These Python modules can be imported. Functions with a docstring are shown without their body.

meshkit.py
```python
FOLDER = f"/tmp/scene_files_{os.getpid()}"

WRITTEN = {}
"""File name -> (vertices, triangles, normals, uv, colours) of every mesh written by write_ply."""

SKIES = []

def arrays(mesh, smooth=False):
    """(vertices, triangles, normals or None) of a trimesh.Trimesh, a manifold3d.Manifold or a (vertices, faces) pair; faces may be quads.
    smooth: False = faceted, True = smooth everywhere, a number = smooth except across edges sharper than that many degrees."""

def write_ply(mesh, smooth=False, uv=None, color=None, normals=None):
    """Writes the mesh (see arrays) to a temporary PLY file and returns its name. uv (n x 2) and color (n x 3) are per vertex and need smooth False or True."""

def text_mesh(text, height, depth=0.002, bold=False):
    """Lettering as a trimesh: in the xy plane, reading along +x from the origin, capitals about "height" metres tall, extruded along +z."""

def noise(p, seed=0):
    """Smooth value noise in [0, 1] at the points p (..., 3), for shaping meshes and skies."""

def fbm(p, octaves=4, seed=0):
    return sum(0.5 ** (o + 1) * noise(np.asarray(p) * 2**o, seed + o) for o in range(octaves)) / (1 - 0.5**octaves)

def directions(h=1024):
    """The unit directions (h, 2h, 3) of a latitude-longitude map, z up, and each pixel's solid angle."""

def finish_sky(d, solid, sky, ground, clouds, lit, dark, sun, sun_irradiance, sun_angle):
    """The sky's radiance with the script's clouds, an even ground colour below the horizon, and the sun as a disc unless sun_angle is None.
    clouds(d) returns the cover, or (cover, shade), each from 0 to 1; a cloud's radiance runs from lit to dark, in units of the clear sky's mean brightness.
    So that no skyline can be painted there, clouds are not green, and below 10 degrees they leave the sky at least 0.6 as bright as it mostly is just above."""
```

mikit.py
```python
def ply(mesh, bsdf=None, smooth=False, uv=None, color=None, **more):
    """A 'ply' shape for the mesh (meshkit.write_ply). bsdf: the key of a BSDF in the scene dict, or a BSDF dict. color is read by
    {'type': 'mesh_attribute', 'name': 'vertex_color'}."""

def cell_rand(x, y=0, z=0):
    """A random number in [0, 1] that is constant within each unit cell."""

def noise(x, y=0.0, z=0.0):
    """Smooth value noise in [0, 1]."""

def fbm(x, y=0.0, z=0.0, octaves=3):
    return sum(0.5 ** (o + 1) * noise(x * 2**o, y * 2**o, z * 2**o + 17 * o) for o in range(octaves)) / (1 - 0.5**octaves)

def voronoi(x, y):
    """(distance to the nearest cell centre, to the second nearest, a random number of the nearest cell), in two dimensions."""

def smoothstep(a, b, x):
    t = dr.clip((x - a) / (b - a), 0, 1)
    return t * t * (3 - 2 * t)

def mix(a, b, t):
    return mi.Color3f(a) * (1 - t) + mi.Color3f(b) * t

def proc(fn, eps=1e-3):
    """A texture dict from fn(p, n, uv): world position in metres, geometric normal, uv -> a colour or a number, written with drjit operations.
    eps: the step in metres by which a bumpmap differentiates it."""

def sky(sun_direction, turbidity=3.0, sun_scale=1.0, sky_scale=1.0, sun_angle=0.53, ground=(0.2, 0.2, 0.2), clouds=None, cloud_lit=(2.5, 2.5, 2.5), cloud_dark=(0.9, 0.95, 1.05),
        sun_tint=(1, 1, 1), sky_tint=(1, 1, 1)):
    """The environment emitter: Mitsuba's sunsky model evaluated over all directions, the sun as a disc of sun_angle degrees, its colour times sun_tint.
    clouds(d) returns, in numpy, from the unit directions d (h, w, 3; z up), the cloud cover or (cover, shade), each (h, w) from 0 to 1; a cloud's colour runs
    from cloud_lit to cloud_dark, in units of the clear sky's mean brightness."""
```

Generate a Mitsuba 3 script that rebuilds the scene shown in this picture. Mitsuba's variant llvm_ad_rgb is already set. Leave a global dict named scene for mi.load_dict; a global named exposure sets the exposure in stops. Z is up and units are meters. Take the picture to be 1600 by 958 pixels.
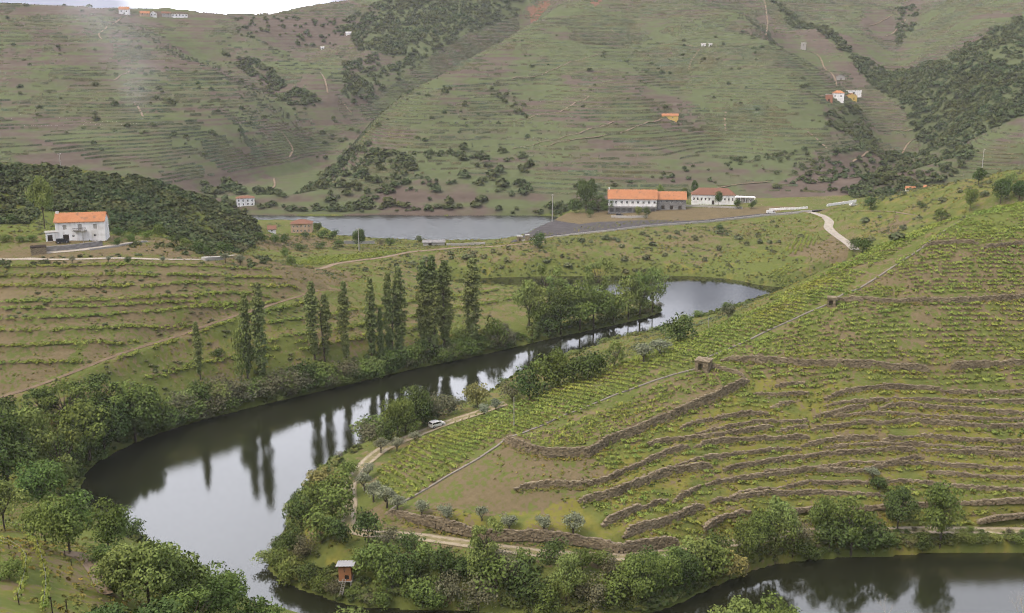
import math, random
import numpy as np, trimesh, mitsuba as mi, drjit as dr
import mikit, meshkit
from mikit import noise, fbm, smoothstep, mix
from scipy.interpolate import RBFInterpolator
from scipy.ndimage import gaussian_filter, map_coordinates
from scipy.spatial import cKDTree
import shapely
from shapely.geometry import Polygon, LineString

T = mi.ScalarTransform4f
scene, labels = {}, {}
rng = np.random.default_rng(7)

# ------------------------------------------------------------------ camera, sky, exposure
EYE, PITCH, FOC = 100.0, math.radians(13.9), 1537.0          # eye height above the river; the photograph is 1600 x 958
CP, SP = math.cos(PITCH), math.sin(PITCH)
scene['camera'] = {'type': 'perspective', 'fov': math.degrees(2 * math.atan(800 / FOC)), 'fov_axis': 'x', 'near_clip': 1.0, 'far_clip': 20000.0,
                   'to_world': T().look_at(origin=[0, 0, EYE], target=[0, CP, EYE - SP], up=[0, 0, 1])}
exposure = 3.72

SUN = np.array([-0.45, -0.30, 0.84])
BRIGHT = np.array([-0.15, 0.84, 0.52]) / np.linalg.norm([-0.15, 0.84, 0.52])       # centre of a glow added to the clouds so the river mirrors bright
def cloud_cover(d):
    """A closed cloud deck, its glow above the far hills added to brighten the river, with a greyer bank low over the hills."""
    p = d / np.maximum(d[..., 2:3] + 0.25, 0.1)
    n = meshkit.fbm(np.stack([p[..., 0] * 1.3 + 3.1, p[..., 1] * 1.3 + 1.7, p[..., 2] * 0], -1), 5, 11)
    m = meshkit.fbm(np.stack([d[..., 0] * 5 + 2.4, d[..., 1] * 5 + 9, d[..., 2] * 16], -1), 4, 5)
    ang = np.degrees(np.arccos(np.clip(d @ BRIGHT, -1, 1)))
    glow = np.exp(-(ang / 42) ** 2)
    elev = np.degrees(np.arcsin(np.clip(d[..., 2], -1, 1)))
    low = np.clip((18 - elev) / 5, 0, 1)
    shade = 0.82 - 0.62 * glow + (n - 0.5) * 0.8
    bank = 1.0 + (m - 0.5) * 0.4 - 1.2 * np.clip((m - 0.585) * 8, 0, 1)
    return np.ones(d.shape[:2]), np.clip(shade * (1 - low) + bank * low, 0, 1)

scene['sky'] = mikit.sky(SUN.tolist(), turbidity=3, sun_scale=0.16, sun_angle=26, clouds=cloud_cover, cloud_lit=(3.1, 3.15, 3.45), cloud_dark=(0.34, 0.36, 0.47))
HAZE_DENSITY = 0.00007
scene['haze_air'] = {'type': 'homogeneous', 'albedo': {'type': 'rgb', 'value': [0.94, 0.95, 0.96]}, 'sigma_t': HAZE_DENSITY}
scene['camera']['medium'] = {'type': 'ref', 'id': 'haze_air'}
scene['clear_boundary'] = {'type': 'null'}
scene['haze'] = {'type': 'cube', 'bsdf': {'type': 'ref', 'id': 'clear_boundary'}, 'interior': {'type': 'ref', 'id': 'haze_air'}, 'to_world': T().translate([50, 1290, 150]).scale([1420, 1420, 156])}
labels['haze'] = {'label': 'thin bluish haze over the whole valley', 'kind': 'stuff'}

# ------------------------------------------------------------------ measuring: where a sight line meets a height or a distance
def sight(px, py):
    px, py = np.asarray(px, float), np.asarray(py, float)
    u, v = (px - 800) / FOC, (py - 479) / FOC
    return u, CP - v * SP, -(SP + v * CP)

def at_z(px, py, z):
    u, fy, fz = sight(px, py)
    t = (np.asarray(z) - EYE) / fz
    return np.stack([u * t, fy * t, np.broadcast_to(z, np.shape(t))], -1)

def at_y(px, py, y):
    u, fy, fz = sight(px, py)
    t = np.asarray(y) / fy
    return np.stack([u * t, fy * t, EYE + fz * t], -1)

# ------------------------------------------------------------------ terrain: survey points (sight line + height), (sight line + distance), plain
NEAR_Z = [(1600,832,2.5),(1420,828,2.5),(1250,828,2.8),(1100,855,4.2),(980,872,5.4),(860,868,6.2),(720,848,6.5),(610,832,6.5),(545,812,6.2),(545,765,6.2),
 (1600,378,50.5),(1450,382,50),(1310,470,39.4),(1600,465,39.6),(1125,563,28.8),(1400,575,28.5),(1600,570,28.5),(1280,520,34),(1450,520,34),
 (790,690,17.9),(920,712,17),(1050,652,21.5),(1165,597,25.8),(1065,665,20.5),(1350,640,22),(1600,640,22),
 (905,785,11),(1080,735,13.5),(1250,690,16.5),(1600,700,14.8),(945,820,9),(1100,765,10.5),(1290,718,12.8),(1600,720,12.8),
 (1600,790,6.5),(1300,790,6.5),(1180,800,6.4),(700,800,9.5),(850,815,9),(650,760,11),
 (615,800,8),(700,745,13),(1090,575,28.7),(1300,475,39),(1400,410,47),(1500,345,55.6),(740,650,7),(600,760,8),(700,700,10),(850,640,15),(650,690,6.5),
 (0,620,14),(130,575,17),(210,545,20),(400,485,22),(520,452,18),(0,500,27),(0,450,32),(0,408,36),(200,408,36),(440,408,29),(300,450,30),
 (480,430,22),(560,440,12),(450,520,15),(650,500,9),(600,470,12),(750,500,6),(700,460,5),(820,490,3.5),(300,590,9),(400,570,9),
 (120,378,38),(60,395,37),(250,380,36),(320,405,33),(0,375,39),(470,364,10),(520,372,7),(430,372,8),(400,392,13),(450,385,9),
 (470,412,11),(600,395,9),(560,408,10.5),(640,386,6),(700,432,1),(700,400,8),(860,375,13),(1000,360,13),(1190,338,12.5),(1270,330,14),(1000,400,6.5),
 (1150,390,8),(1100,432,1),(1240,430,5),(1300,410,9),(1330,385,14),(1250,370,11),(1400,385,20),(960,332,10),(1080,322,12),(1180,322,13),(1250,325,14),
 (880,350,6),(806,379,3),(900,345,8),(620,381,4),(700,380,3),(560,382,5),
 (80,955,45),(40,830,39),(0,825,42),(130,870,33),(160,920,36),(0,958,47),(110,860,35)]
NEAR_Y = [(900,590,255),(1100,515,270),(1220,455,290),(1340,400,292),(1510,335,300),(1600,308,305),
 (0,255,460),(100,265,465),(200,280,475),(300,303,495),(380,332,525),(200,340,405),(0,330,405),(405,376,545),(350,395,417),
 (1340,320,590),(1400,302,560),(1450,290,540),(1520,275,510),(1600,258,490),(1600,300,440),(1500,330,450),(1420,350,490)]
NEAR_P = [(14,310,5),(60,340,6),(110,380,5),(150,400,6),(200,400,10),(260,400,18),(190,300,62),(240,290,63),(240,218,18),(240,193,2.5),(330,196,2.5),(320,300,62),(190,340,46),(200,370,26),
 (220,425,14),(-300,300,30),(-300,250,22),(-320,350,38),(-250,520,45),(-250,600,10),(-100,600,4),(-350,480,56),(-350,600,12),(-420,420,50),(300,560,25),(330,600,18),(230,650,14),(450,500,60),(450,300,80),(450,200,25),
 (-130,200,5),(-200,200,12),(-270,200,22),(-170,160,25),(-130,130,32),(-100,60,62),(-150,100,45),(-280,100,60),
 (-60,0,98.4),(0,0,98.3),(60,0,98.4),(200,0,98),(-200,0,98),(-250,-40,110),(0,-40,112),(250,-40,110),(0,60,54),(60,60,54),(200,60,55),(-30,110,22),(0,110,20),(60,110,20),(200,110,20),(350,60,60),(350,110,24),(0,135,7),(100,135,7),(250,140,7),(420,140,8)]
FAR_Y = [(0,12,1300),(100,8,1300),(185,10,1290),(300,27,1350),(400,22,1400),(500,10,1450),(560,0,1500),(700,-35,1600),(0,130,950),(0,250,700),(400,285,700),(250,250,760),(200,130,980),(350,150,960),
 (450,120,1060),(480,160,985),(430,215,860),(330,70,1180),(-200,20,1250),(-200,250,690),
 (395,300,720),(500,195,850),(600,110,1000),(700,70,1120),(800,25,1250),(900,-30,1350),(560,125,1150),(620,88,1260),(650,40,1400),(720,20,1430),
 (640,250,740),(1000,290,680),(1000,180,850),(1000,100,1050),(1000,30,1250),(1000,-30,1420),(750,180,850),(800,100,1040),
 (1200,300,690),(1300,150,880),(1255,75,1030),(1195,0,1250),(1330,130,930),(1200,180,860),(1330,250,730),
 (1400,260,740),(1420,200,880),(1400,100,1150),(1420,20,1500),(1480,-30,1700),(1300,40,1330),(1280,-20,1550),(1600,100,900),(1480,90,1010),(1600,30,1080),(1600,-40,1350),(1600,200,690),(1500,150,860),(1550,240,660),(1800,60,900),(1800,200,680),(1700,-40,1300)]
FAR_P = [(-280,680,4),(-150,668,3),(-60,668,3),(0,668,4),(60,660,10),(120,660,13),(180,655,14),(240,660,15),(320,640,22),(-450,680,12),(-600,690,30),
 (-900,1300,170),(-700,1800,110),(-300,1950,140),(-450,1600,140),(-1000,1700,110),(100,1900,230),(500,2000,280),(1000,2000,240),(1300,1300,190),(-1300,1800,90),(-1000,800,70),(0,2600,150),(-1000,2600,80),(1200,2600,250),(1000,800,90),(480,660,55),(600,640,90)]
GULLIES = [([(385,305,730),(480,200,890),(515,165,960),(580,108,1060),(690,66,1190),(780,20,1320),(830,-10,1420)], 58, 52),
           ([(1200,-10,1330),(1255,45,1190),(1330,112,1040),(1415,192,890),(1420,230,800),(1390,285,720)], 30, 50),
           ([(330,70,1190),(420,120,1090),(500,170,985)], 18, 40), ([(1420,60,1330),(1395,110,1130),(1420,190,900)], 22, 50), ([(560,30,1420),(480,70,1290),(420,120,1090)], 10, 40),
           ([(1130,215,800),(1080,130,980),(990,60,1150)], 10, 40), ([(760,300,690),(790,200,830),(850,120,1000)], 8, 45)]

def survey(zs, ys, ps):
    a = np.array(zs, float).reshape(-1, 3); b = np.array(ys, float).reshape(-1, 3)
    return np.vstack([at_z(a[:, 0], a[:, 1], a[:, 2]), at_y(b[:, 0], b[:, 1], b[:, 2]), np.array(ps, float).reshape(-1, 3)])

RIVER = at_z(*np.array([(1320,440),(1215,452),(1130,432),(1000,430),(800,432),(690,437),(684,443),(700,449),(830,454),(950,462),(1030,478),(1036,489),(960,508),(865,527),(760,553),(640,577),(520,607),(400,634),(270,667),(165,710),(125,745),(120,790),(200,835),(290,885),(390,950),(440,985),(700,1003),(1000,1012),(1120,1000),(1250,990),(1600,985),(2100,980),(2100,858),(1600,862),(1450,862),(1400,868),(1300,870),(1200,880),(1120,912),(1050,948),(1000,960),(900,967),(760,955),(600,950),(550,946),(500,930),(465,918),(425,896),(419,880),(438,850),(455,810),(470,780),(492,745),(545,712),(590,690),(640,668),(700,652),(730,646),(790,600),(850,586),(940,545),(1000,532),(1060,512),(1100,500),(1150,480),(1215,462),(1320,455)], float).T, 0.0)[:, :2]
DOURO = np.vstack([at_z(*np.array([(400,336),(520,337.5),(620,335),(640,337),(800,336.5),(866,337),(878,341),(866,350),(828,366),(804,379),(700,381),(540,380),(530,370),(500,355),(450,348),(405,352)], float).T, 0.0)[:, :2], [(-200,585),(-330,640),(-600,660),(-620,690),(-330,676)]])

def smooth_poly(p, n=3):
    p = np.asarray(p)
    for _ in range(n):
        q = np.roll(p, -1, 0)
        p = np.stack([0.75 * p + 0.25 * q, 0.25 * p + 0.75 * q], 1).reshape(-1, 2)
    return p
RIVER, DOURO = smooth_poly(RIVER, 2), smooth_poly(DOURO, 2)
WATERS = [Polygon(RIVER).buffer(0), Polygon(DOURO).buffer(0)]
water_edge = np.vstack([np.array(LineString(np.vstack([w.exterior.coords])).segmentize(1.5).coords) for w in WATERS])
edge_tree = cKDTree(water_edge)
def water_distance(x, y):
    """Metres to the nearest bank; negative in the water."""
    d = edge_tree.query(np.stack([x, y], -1))[0]
    inside = shapely.contains_xy(WATERS[0], x, y) | shapely.contains_xy(WATERS[1], x, y)
    return np.where(inside, -d, d)

X0, X1, Y0, Y1, CELL = -1350.0, 1450.0, -60.0, 2640.0, 4.0
gx, gy = np.arange(X0, X1 + 1, CELL), np.arange(Y0, Y1 + 1, CELL)
def coarse(points, kernel, blur, y_lo, y_hi, step):
    """Heights on the coarse grid between two distances, from the survey points."""
    pts = np.asarray(points)
    xs, ys = np.arange(X0, X1 + step, step), np.arange(y_lo, y_hi + step, step)
    q = np.stack(np.meshgrid(xs, ys), -1).reshape(-1, 2)
    f = RBFInterpolator(pts[:, :2], pts[:, 2], kernel=kernel, smoothing=0.0)
    z = np.concatenate([f(c) for c in np.array_split(q, 20)]).reshape(len(ys), len(xs))
    return xs, ys, gaussian_filter(z, blur / step)

def resample(xs, ys, z, x, y):
    return map_coordinates(z, [(y - ys[0]) / (ys[1] - ys[0]), (x - xs[0]) / (xs[1] - xs[0])], order=1, mode='nearest')

near_pts, far_pts = survey(NEAR_Z, NEAR_Y, NEAR_P), survey([], FAR_Y, FAR_P)
n_near = coarse(near_pts, 'linear', 7.0, Y0, 720.0, 5.0)
n_far = coarse(np.vstack([far_pts]), 'linear', 22.0, 600.0, Y1, 12.0)
gullies = [(cKDTree(np.array(LineString(at_y(*np.array(g, float).T)[:, :2]).segmentize(8).coords)), depth, width) for g, depth, width in GULLIES]
def base_height(x, y):
    a = resample(*n_near, x, y); b = resample(*n_far, x, y)
    t = np.clip((y - 640) / 50, 0, 1); t = t * t * (3 - 2 * t)
    z = a * (1 - t) + b * t
    p = np.stack([x, y, x * 0], -1)
    far = np.clip((y - 650) / 200, 0, 1)
    z = z + (meshkit.fbm(p / 90.0, 4, 3) - 0.5) * 18 * far + (meshkit.fbm(p / 24.0, 3, 8) - 0.5) * (1.2 + 3 * far)
    for g, depth, width in gullies:
        dd = g.query(np.stack([x, y], -1), distance_upper_bound=4 * width)[0]
        z = z - depth * np.exp(-(np.minimum(dd, 4 * width) / width) ** 2) * np.clip((y - 690) / 80, 0, 1)
    d = water_distance(x, y)
    land = np.maximum(np.minimum(z, 0.25 + 0.85 * d), np.minimum(0.3 + 0.2 * d, 1.6))
    return np.where(d < 0, np.maximum(-4.0, 0.4 * d), land)

# ------------------------------------------------------------------ small helpers
def smoother(a, b, x):
    t = np.clip((x - a) / (b - a), 0, 1)
    return t * t * (3 - 2 * t)
def nz(x, y, size, octaves=3, seed=0):
    return meshkit.fbm(np.stack([np.asarray(x) / size, np.asarray(y) / size, np.zeros_like(np.asarray(x, float))], -1), octaves, seed)
WORDS = 'first second third fourth fifth sixth seventh eighth ninth tenth eleventh twelfth thirteenth fourteenth fifteenth sixteenth seventeenth eighteenth nineteenth twentieth'.split() + ['21st', '22nd', '23rd', '24th', '25th', '26th', '27th', '28th', '29th', '30th']
used = {}
def key_for(name):
    """The next free key of this name: name, name_001, name_002 ..."""
    n = used.get(name, -1) + 1
    used[name] = n
    return name if n == 0 else f'{name}_{n:03d}'
def thing(name, label, category, group=None):
    k = key_for(name)
    labels[k] = {'label': label, 'category': category}
    if group: labels[k]['group'] = group
    return k
def part(parent, name, mesh, bsdf, smooth=False, uv=None, label=None, kind=None):
    k = key_for(f'{parent}__{name}') if parent else key_for(name)
    scene[k] = mikit.ply(mesh, bsdf, smooth=smooth, uv=uv)
    if label or kind:
        labels[k] = {**({'label': label} if label else {}), **({'kind': kind} if kind else {})}
    return k
def setting(name, mesh, bsdf, label, smooth=False, uv=None, kind='structure'):
    k = part(None, name, mesh, bsdf, smooth, uv)
    labels[k] = {'label': label, 'kind': kind}
    return k

def box(cx, cy, cz, sx, sy, sz):
    m = trimesh.creation.box([sx, sy, sz]); m.apply_translation([cx, cy, cz]); return m
def join(ms):
    return trimesh.util.concatenate(ms)
def placed(m, x, y, z, rz=0.0):
    m = m.copy(); m.apply_transform(trimesh.transformations.rotation_matrix(rz, [0, 0, 1])); m.apply_translation([x, y, z]); return m
def bar(a, b, r0, r1=None, sides=7):
    """A tapered round bar from a to b."""
    a, b = np.asarray(a, float), np.asarray(b, float); r1 = r0 if r1 is None else r1
    t = (b - a) / (np.linalg.norm(b - a) + 1e-9)
    u = np.cross(t, [0, 0, 1.0] if abs(t[2]) < 0.9 else [1.0, 0, 0]); u /= np.linalg.norm(u); w = np.cross(t, u)
    ang = np.arange(sides) * 2 * np.pi / sides
    ring = np.cos(ang)[:, None] * u + np.sin(ang)[:, None] * w
    v = np.vstack([a + ring * r0, b + ring * r1, [a], [b]])
    i = np.arange(sides); j = (i + 1) % sides
    f = np.vstack([np.stack([i, j, j + sides], 1), np.stack([i, j + sides, i + sides], 1), np.stack([j, i, 0 * i + 2 * sides], 1), np.stack([i + sides, j + sides, 0 * i + 2 * sides + 1], 1)])
    return trimesh.Trimesh(v, f, process=False)

# ------------------------------------------------------------------ materials
def rgb(*c): return {'type': 'rgb', 'value': list(c)}
def matte(key, fn): scene[key] = {'type': 'twosided', 'bsdf': {'type': 'diffuse', 'reflectance': mikit.proc(fn) if callable(fn) else rgb(*fn)}}
def leaf(key, c, spread=0.5, warm=0.0):
    def fn(p, n, uv, c=c):
        a = noise(p.x * 0.22, p.y * 0.22, p.z * 0.22); b = noise(p.x * 1.3, p.y * 1.3, p.z * 1.3)
        h = noise(p.x * 0.07 + 9, p.y * 0.07, p.z * 0.05)
        k = (1 - spread / 2 + spread * a) * (0.75 + 0.5 * b)
        return mi.Color3f(c[0] * k * (1 + warm * (b - 0.4) + 0.35 * (h - 0.5)), c[1] * k, c[2] * k * (1.08 - 0.16 * h))
    matte(key, fn)
leaf('leaf_mid', (0.120, 0.164, 0.046)); leaf('leaf_dark', (0.074, 0.108, 0.036)); leaf('leaf_light', (0.170, 0.215, 0.066)); leaf('leaf_grey', (0.135, 0.134, 0.080)); leaf('leaf_olive', (0.185, 0.205, 0.135)); leaf('leaf_bank', (0.095, 0.122, 0.042), 0.8, 0.4); leaf('leaf_slope', (0.110, 0.125, 0.062), 0.6, 0.3)
leaf('leaf_yellow', (0.220, 0.215, 0.080)); leaf('leaf_poplar', (0.140, 0.178, 0.068)); leaf('leaf_vine', (0.205, 0.255, 0.062), 0.4, 0.3); leaf('leaf_scrub', (0.068, 0.088, 0.040), 0.9, 0.4); leaf('leaf_farvine', (0.098, 0.110, 0.064), 0.6, 0.4)
matte('gutter_stone', (0.215, 0.195, 0.165))
leaf('grass_blades', (0.145, 0.155, 0.045), 0.6, 0.8)
matte('bark', (0.085, 0.07, 0.055)); matte('dead_wood', (0.32, 0.30, 0.28))
def stone_fn(p, n, uv):
    a = noise(p.x * 2.3, p.y * 2.3, p.z * 3.5); b = fbm(p.x * 0.5, p.y * 0.5, p.z * 0.5)
    return mix((0.115, 0.094, 0.064), (0.32, 0.265, 0.185), smoothstep(0.15, 0.95, 0.55 * a + 0.45 * b))
matte('stone', stone_fn)
def ground_fn(p, n, uv):
    big, mid, fine = fbm(p.x * 0.045, p.y * 0.045, 0.3), fbm(p.x * 0.25, p.y * 0.25, 1.7), fbm(p.x * 1.6, p.y * 1.6, p.z * 0.8)
    soil = mix((0.084, 0.065, 0.038), (0.195, 0.156, 0.090), 0.6 * fine + 0.4 * mid)
    grass = mix((0.064, 0.082, 0.024), (0.149, 0.169, 0.049), 0.5 * fine + 0.5 * big)
    moss = mix((0.134, 0.128, 0.033), (0.210, 0.196, 0.046), fine)
    grass = mix(grass, moss, smoothstep(0.35, 0.75, uv.y * 0.75 + (mid - 0.5) * 1.3))
    return mix(grass, soil, smoothstep(0.40, 0.60, uv.x + (mid - 0.5) * 0.8 + (fine - 0.5) * 0.9))
matte('ground_cover', ground_fn)
def hill_fn(p, n, uv):
    big, mid, fine = fbm(p.x * 0.012, p.y * 0.012, 0.3), fbm(p.x * 0.06, p.y * 0.06, 1.7), fbm(p.x * 0.22, p.y * 0.22, p.z * 0.5)
    line = noise(p.x * 0.01, p.y * 0.01, p.z * 0.55)
    soil = mix((0.078, 0.061, 0.050), (0.137, 0.108, 0.089), 0.5 * fine + 0.5 * line)
    green = mix((0.073, 0.087, 0.044), (0.111, 0.131, 0.062), 0.5 * fine + 0.5 * mid)
    c = mix(soil, green, smoothstep(0.25, 0.75, uv.x + (mid - 0.5) * 0.9 + (line - 0.5) * 0.6 + (big - 0.5) * 0.5))
    return mix(c, mi.Color3f(0.17, 0.095, 0.065) * (0.8 + 0.4 * fine), smoothstep(0.4, 0.8, uv.y))
matte('hill_cover', hill_fn)
def track_fn(p, n, uv):
    a = fbm(p.x * 1.1, p.y * 1.1, 0.0)
    c = mix((0.24, 0.195, 0.135), (0.40, 0.35, 0.265), a)
    mid = 1 - smoothstep(0.10, 0.26, dr.abs(uv.x - 0.5) + (a - 0.5) * 0.2)
    edge = smoothstep(0.36, 0.52, dr.abs(uv.x - 0.5) + (a - 0.5) * 0.25)
    return mix(c, mix((0.12, 0.13, 0.04), (0.22, 0.18, 0.09), a), dr.maximum(mid * 0.8, edge * 0.85))
matte('track_sand', track_fn)
def path_fn(p, n, uv):
    a = fbm(p.x * 0.6, p.y * 0.6, 0.0)
    return mix((0.16, 0.12, 0.085), (0.26, 0.205, 0.15), a)
matte('path_earth', path_fn)
matte('faint_earth', lambda p, n, uv: mix((0.12, 0.09, 0.06), (0.19, 0.145, 0.10), fbm(p.x * 0.6, p.y * 0.6)))
matte('road_pale', lambda p, n, uv: mix((0.26, 0.23, 0.185), (0.40, 0.365, 0.31), fbm(p.x * 0.7, p.y * 0.7)))
matte('asphalt', lambda p, n, uv: mix((0.062, 0.058, 0.060), (0.10, 0.094, 0.096), fbm(p.x * 0.4, p.y * 0.4)))
matte('concrete', lambda p, n, uv: mix((0.28, 0.27, 0.25), (0.44, 0.425, 0.395), fbm(p.x * 0.5, p.y * 0.5, p.z * 1.5)))
matte('whitewash', lambda p, n, uv: mix((0.54, 0.525, 0.50), (0.80, 0.80, 0.80), smoothstep(0.2, 0.6, 0.6 * fbm(p.x * 1.3, p.y * 1.3, p.z * 0.2) + 0.4 * fbm(p.x * 0.4, p.y * 0.4, p.z * 0.8))))
matte('pink_plaster', lambda p, n, uv: mix((0.42, 0.30, 0.20), (0.54, 0.40, 0.28), fbm(p.x * 0.5, p.y * 0.5, p.z)))
matte('yellow_plaster', lambda p, n, uv: mix((0.52, 0.36, 0.10), (0.60, 0.45, 0.16), fbm(p.x * 0.5, p.y * 0.5, p.z)))
matte('red_plaster', lambda p, n, uv: mix((0.28, 0.12, 0.08), (0.38, 0.18, 0.12), fbm(p.x * 0.5, p.y * 0.5, p.z)))
def tile_fn(c0, c1):
    return lambda p, n, uv: mix(mix(c0, c1, 0.5 * fbm(p.x * 0.5, p.y * 0.5, p.z * 0.5) + 0.5 * noise(p.x * 3.0, p.y * 3.0, p.z * 6.0)), (0.16, 0.12, 0.095), 0.6 * smoothstep(0.55, 0.8, fbm(p.x * 0.8 + 7, p.y * 0.8, p.z * 0.8)))
matte('roof_orange', tile_fn((0.32, 0.135, 0.066), (0.47, 0.225, 0.120))); matte('roof_brown', tile_fn((0.155, 0.080, 0.058), (0.25, 0.135, 0.095)))
matte('brick_orange', lambda p, n, uv: mix((0.30, 0.135, 0.07), (0.42, 0.20, 0.105), fbm(p.x * 2.0, p.y * 2.0, p.z * 6.0)))
scene['pane'] = {'type': 'roughplastic', 'diffuse_reflectance': rgb(0.025, 0.028, 0.032), 'alpha': 0.05}
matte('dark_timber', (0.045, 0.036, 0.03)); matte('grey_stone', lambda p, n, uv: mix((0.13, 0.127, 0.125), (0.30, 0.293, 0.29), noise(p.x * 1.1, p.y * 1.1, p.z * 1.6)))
scene['sheet_metal'] = {'type': 'twosided', 'bsdf': {'type': 'roughplastic', 'diffuse_reflectance': rgb(0.42, 0.42, 0.43), 'alpha': 0.3}}
scene['car_white'] = {'type': 'roughplastic', 'diffuse_reflectance': rgb(0.75, 0.74, 0.70), 'alpha': 0.08}
scene['car_dark'] = {'type': 'roughplastic', 'diffuse_reflectance': rgb(0.03, 0.032, 0.04), 'alpha': 0.08}
matte('rubber', (0.025, 0.025, 0.025))
def ripple(p, n, uv):
    gust = 0.35 + 2.2 * smoothstep(0.5, 0.8, fbm(p.x * 0.022 + 4, p.y * 0.03, 2.0))
    return gust * 0.003 * noise(p.x * 0.9, p.y * 0.35) + 0.002 * noise(p.x * 3.1 + 5, p.y * 2.2) + 0.015 * noise(p.x * 0.11, p.y * 0.08 + 3)
def chop(p, n, uv):
    return 0.16 * noise(p.x * 0.55, p.y * 0.4) + 0.08 * noise(p.x * 1.6 + 5, p.y * 1.3)
def water(key, fn, c, alpha, ior):
    scene[key] = {'type': 'bumpmap', 'arbitrary': mikit.proc(fn, eps=0.05), 'scale': 1.0, 'bsdf': {'type': 'roughplastic', 'diffuse_reflectance': rgb(*c), 'int_ior': ior, 'alpha': alpha, 'nonlinear': False}}
water('still_water', ripple, (0.016, 0.018, 0.009), 0.01, 1.9)
water('choppy_water', chop, (0.022, 0.025, 0.024), 0.10, 1.5)

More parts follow.
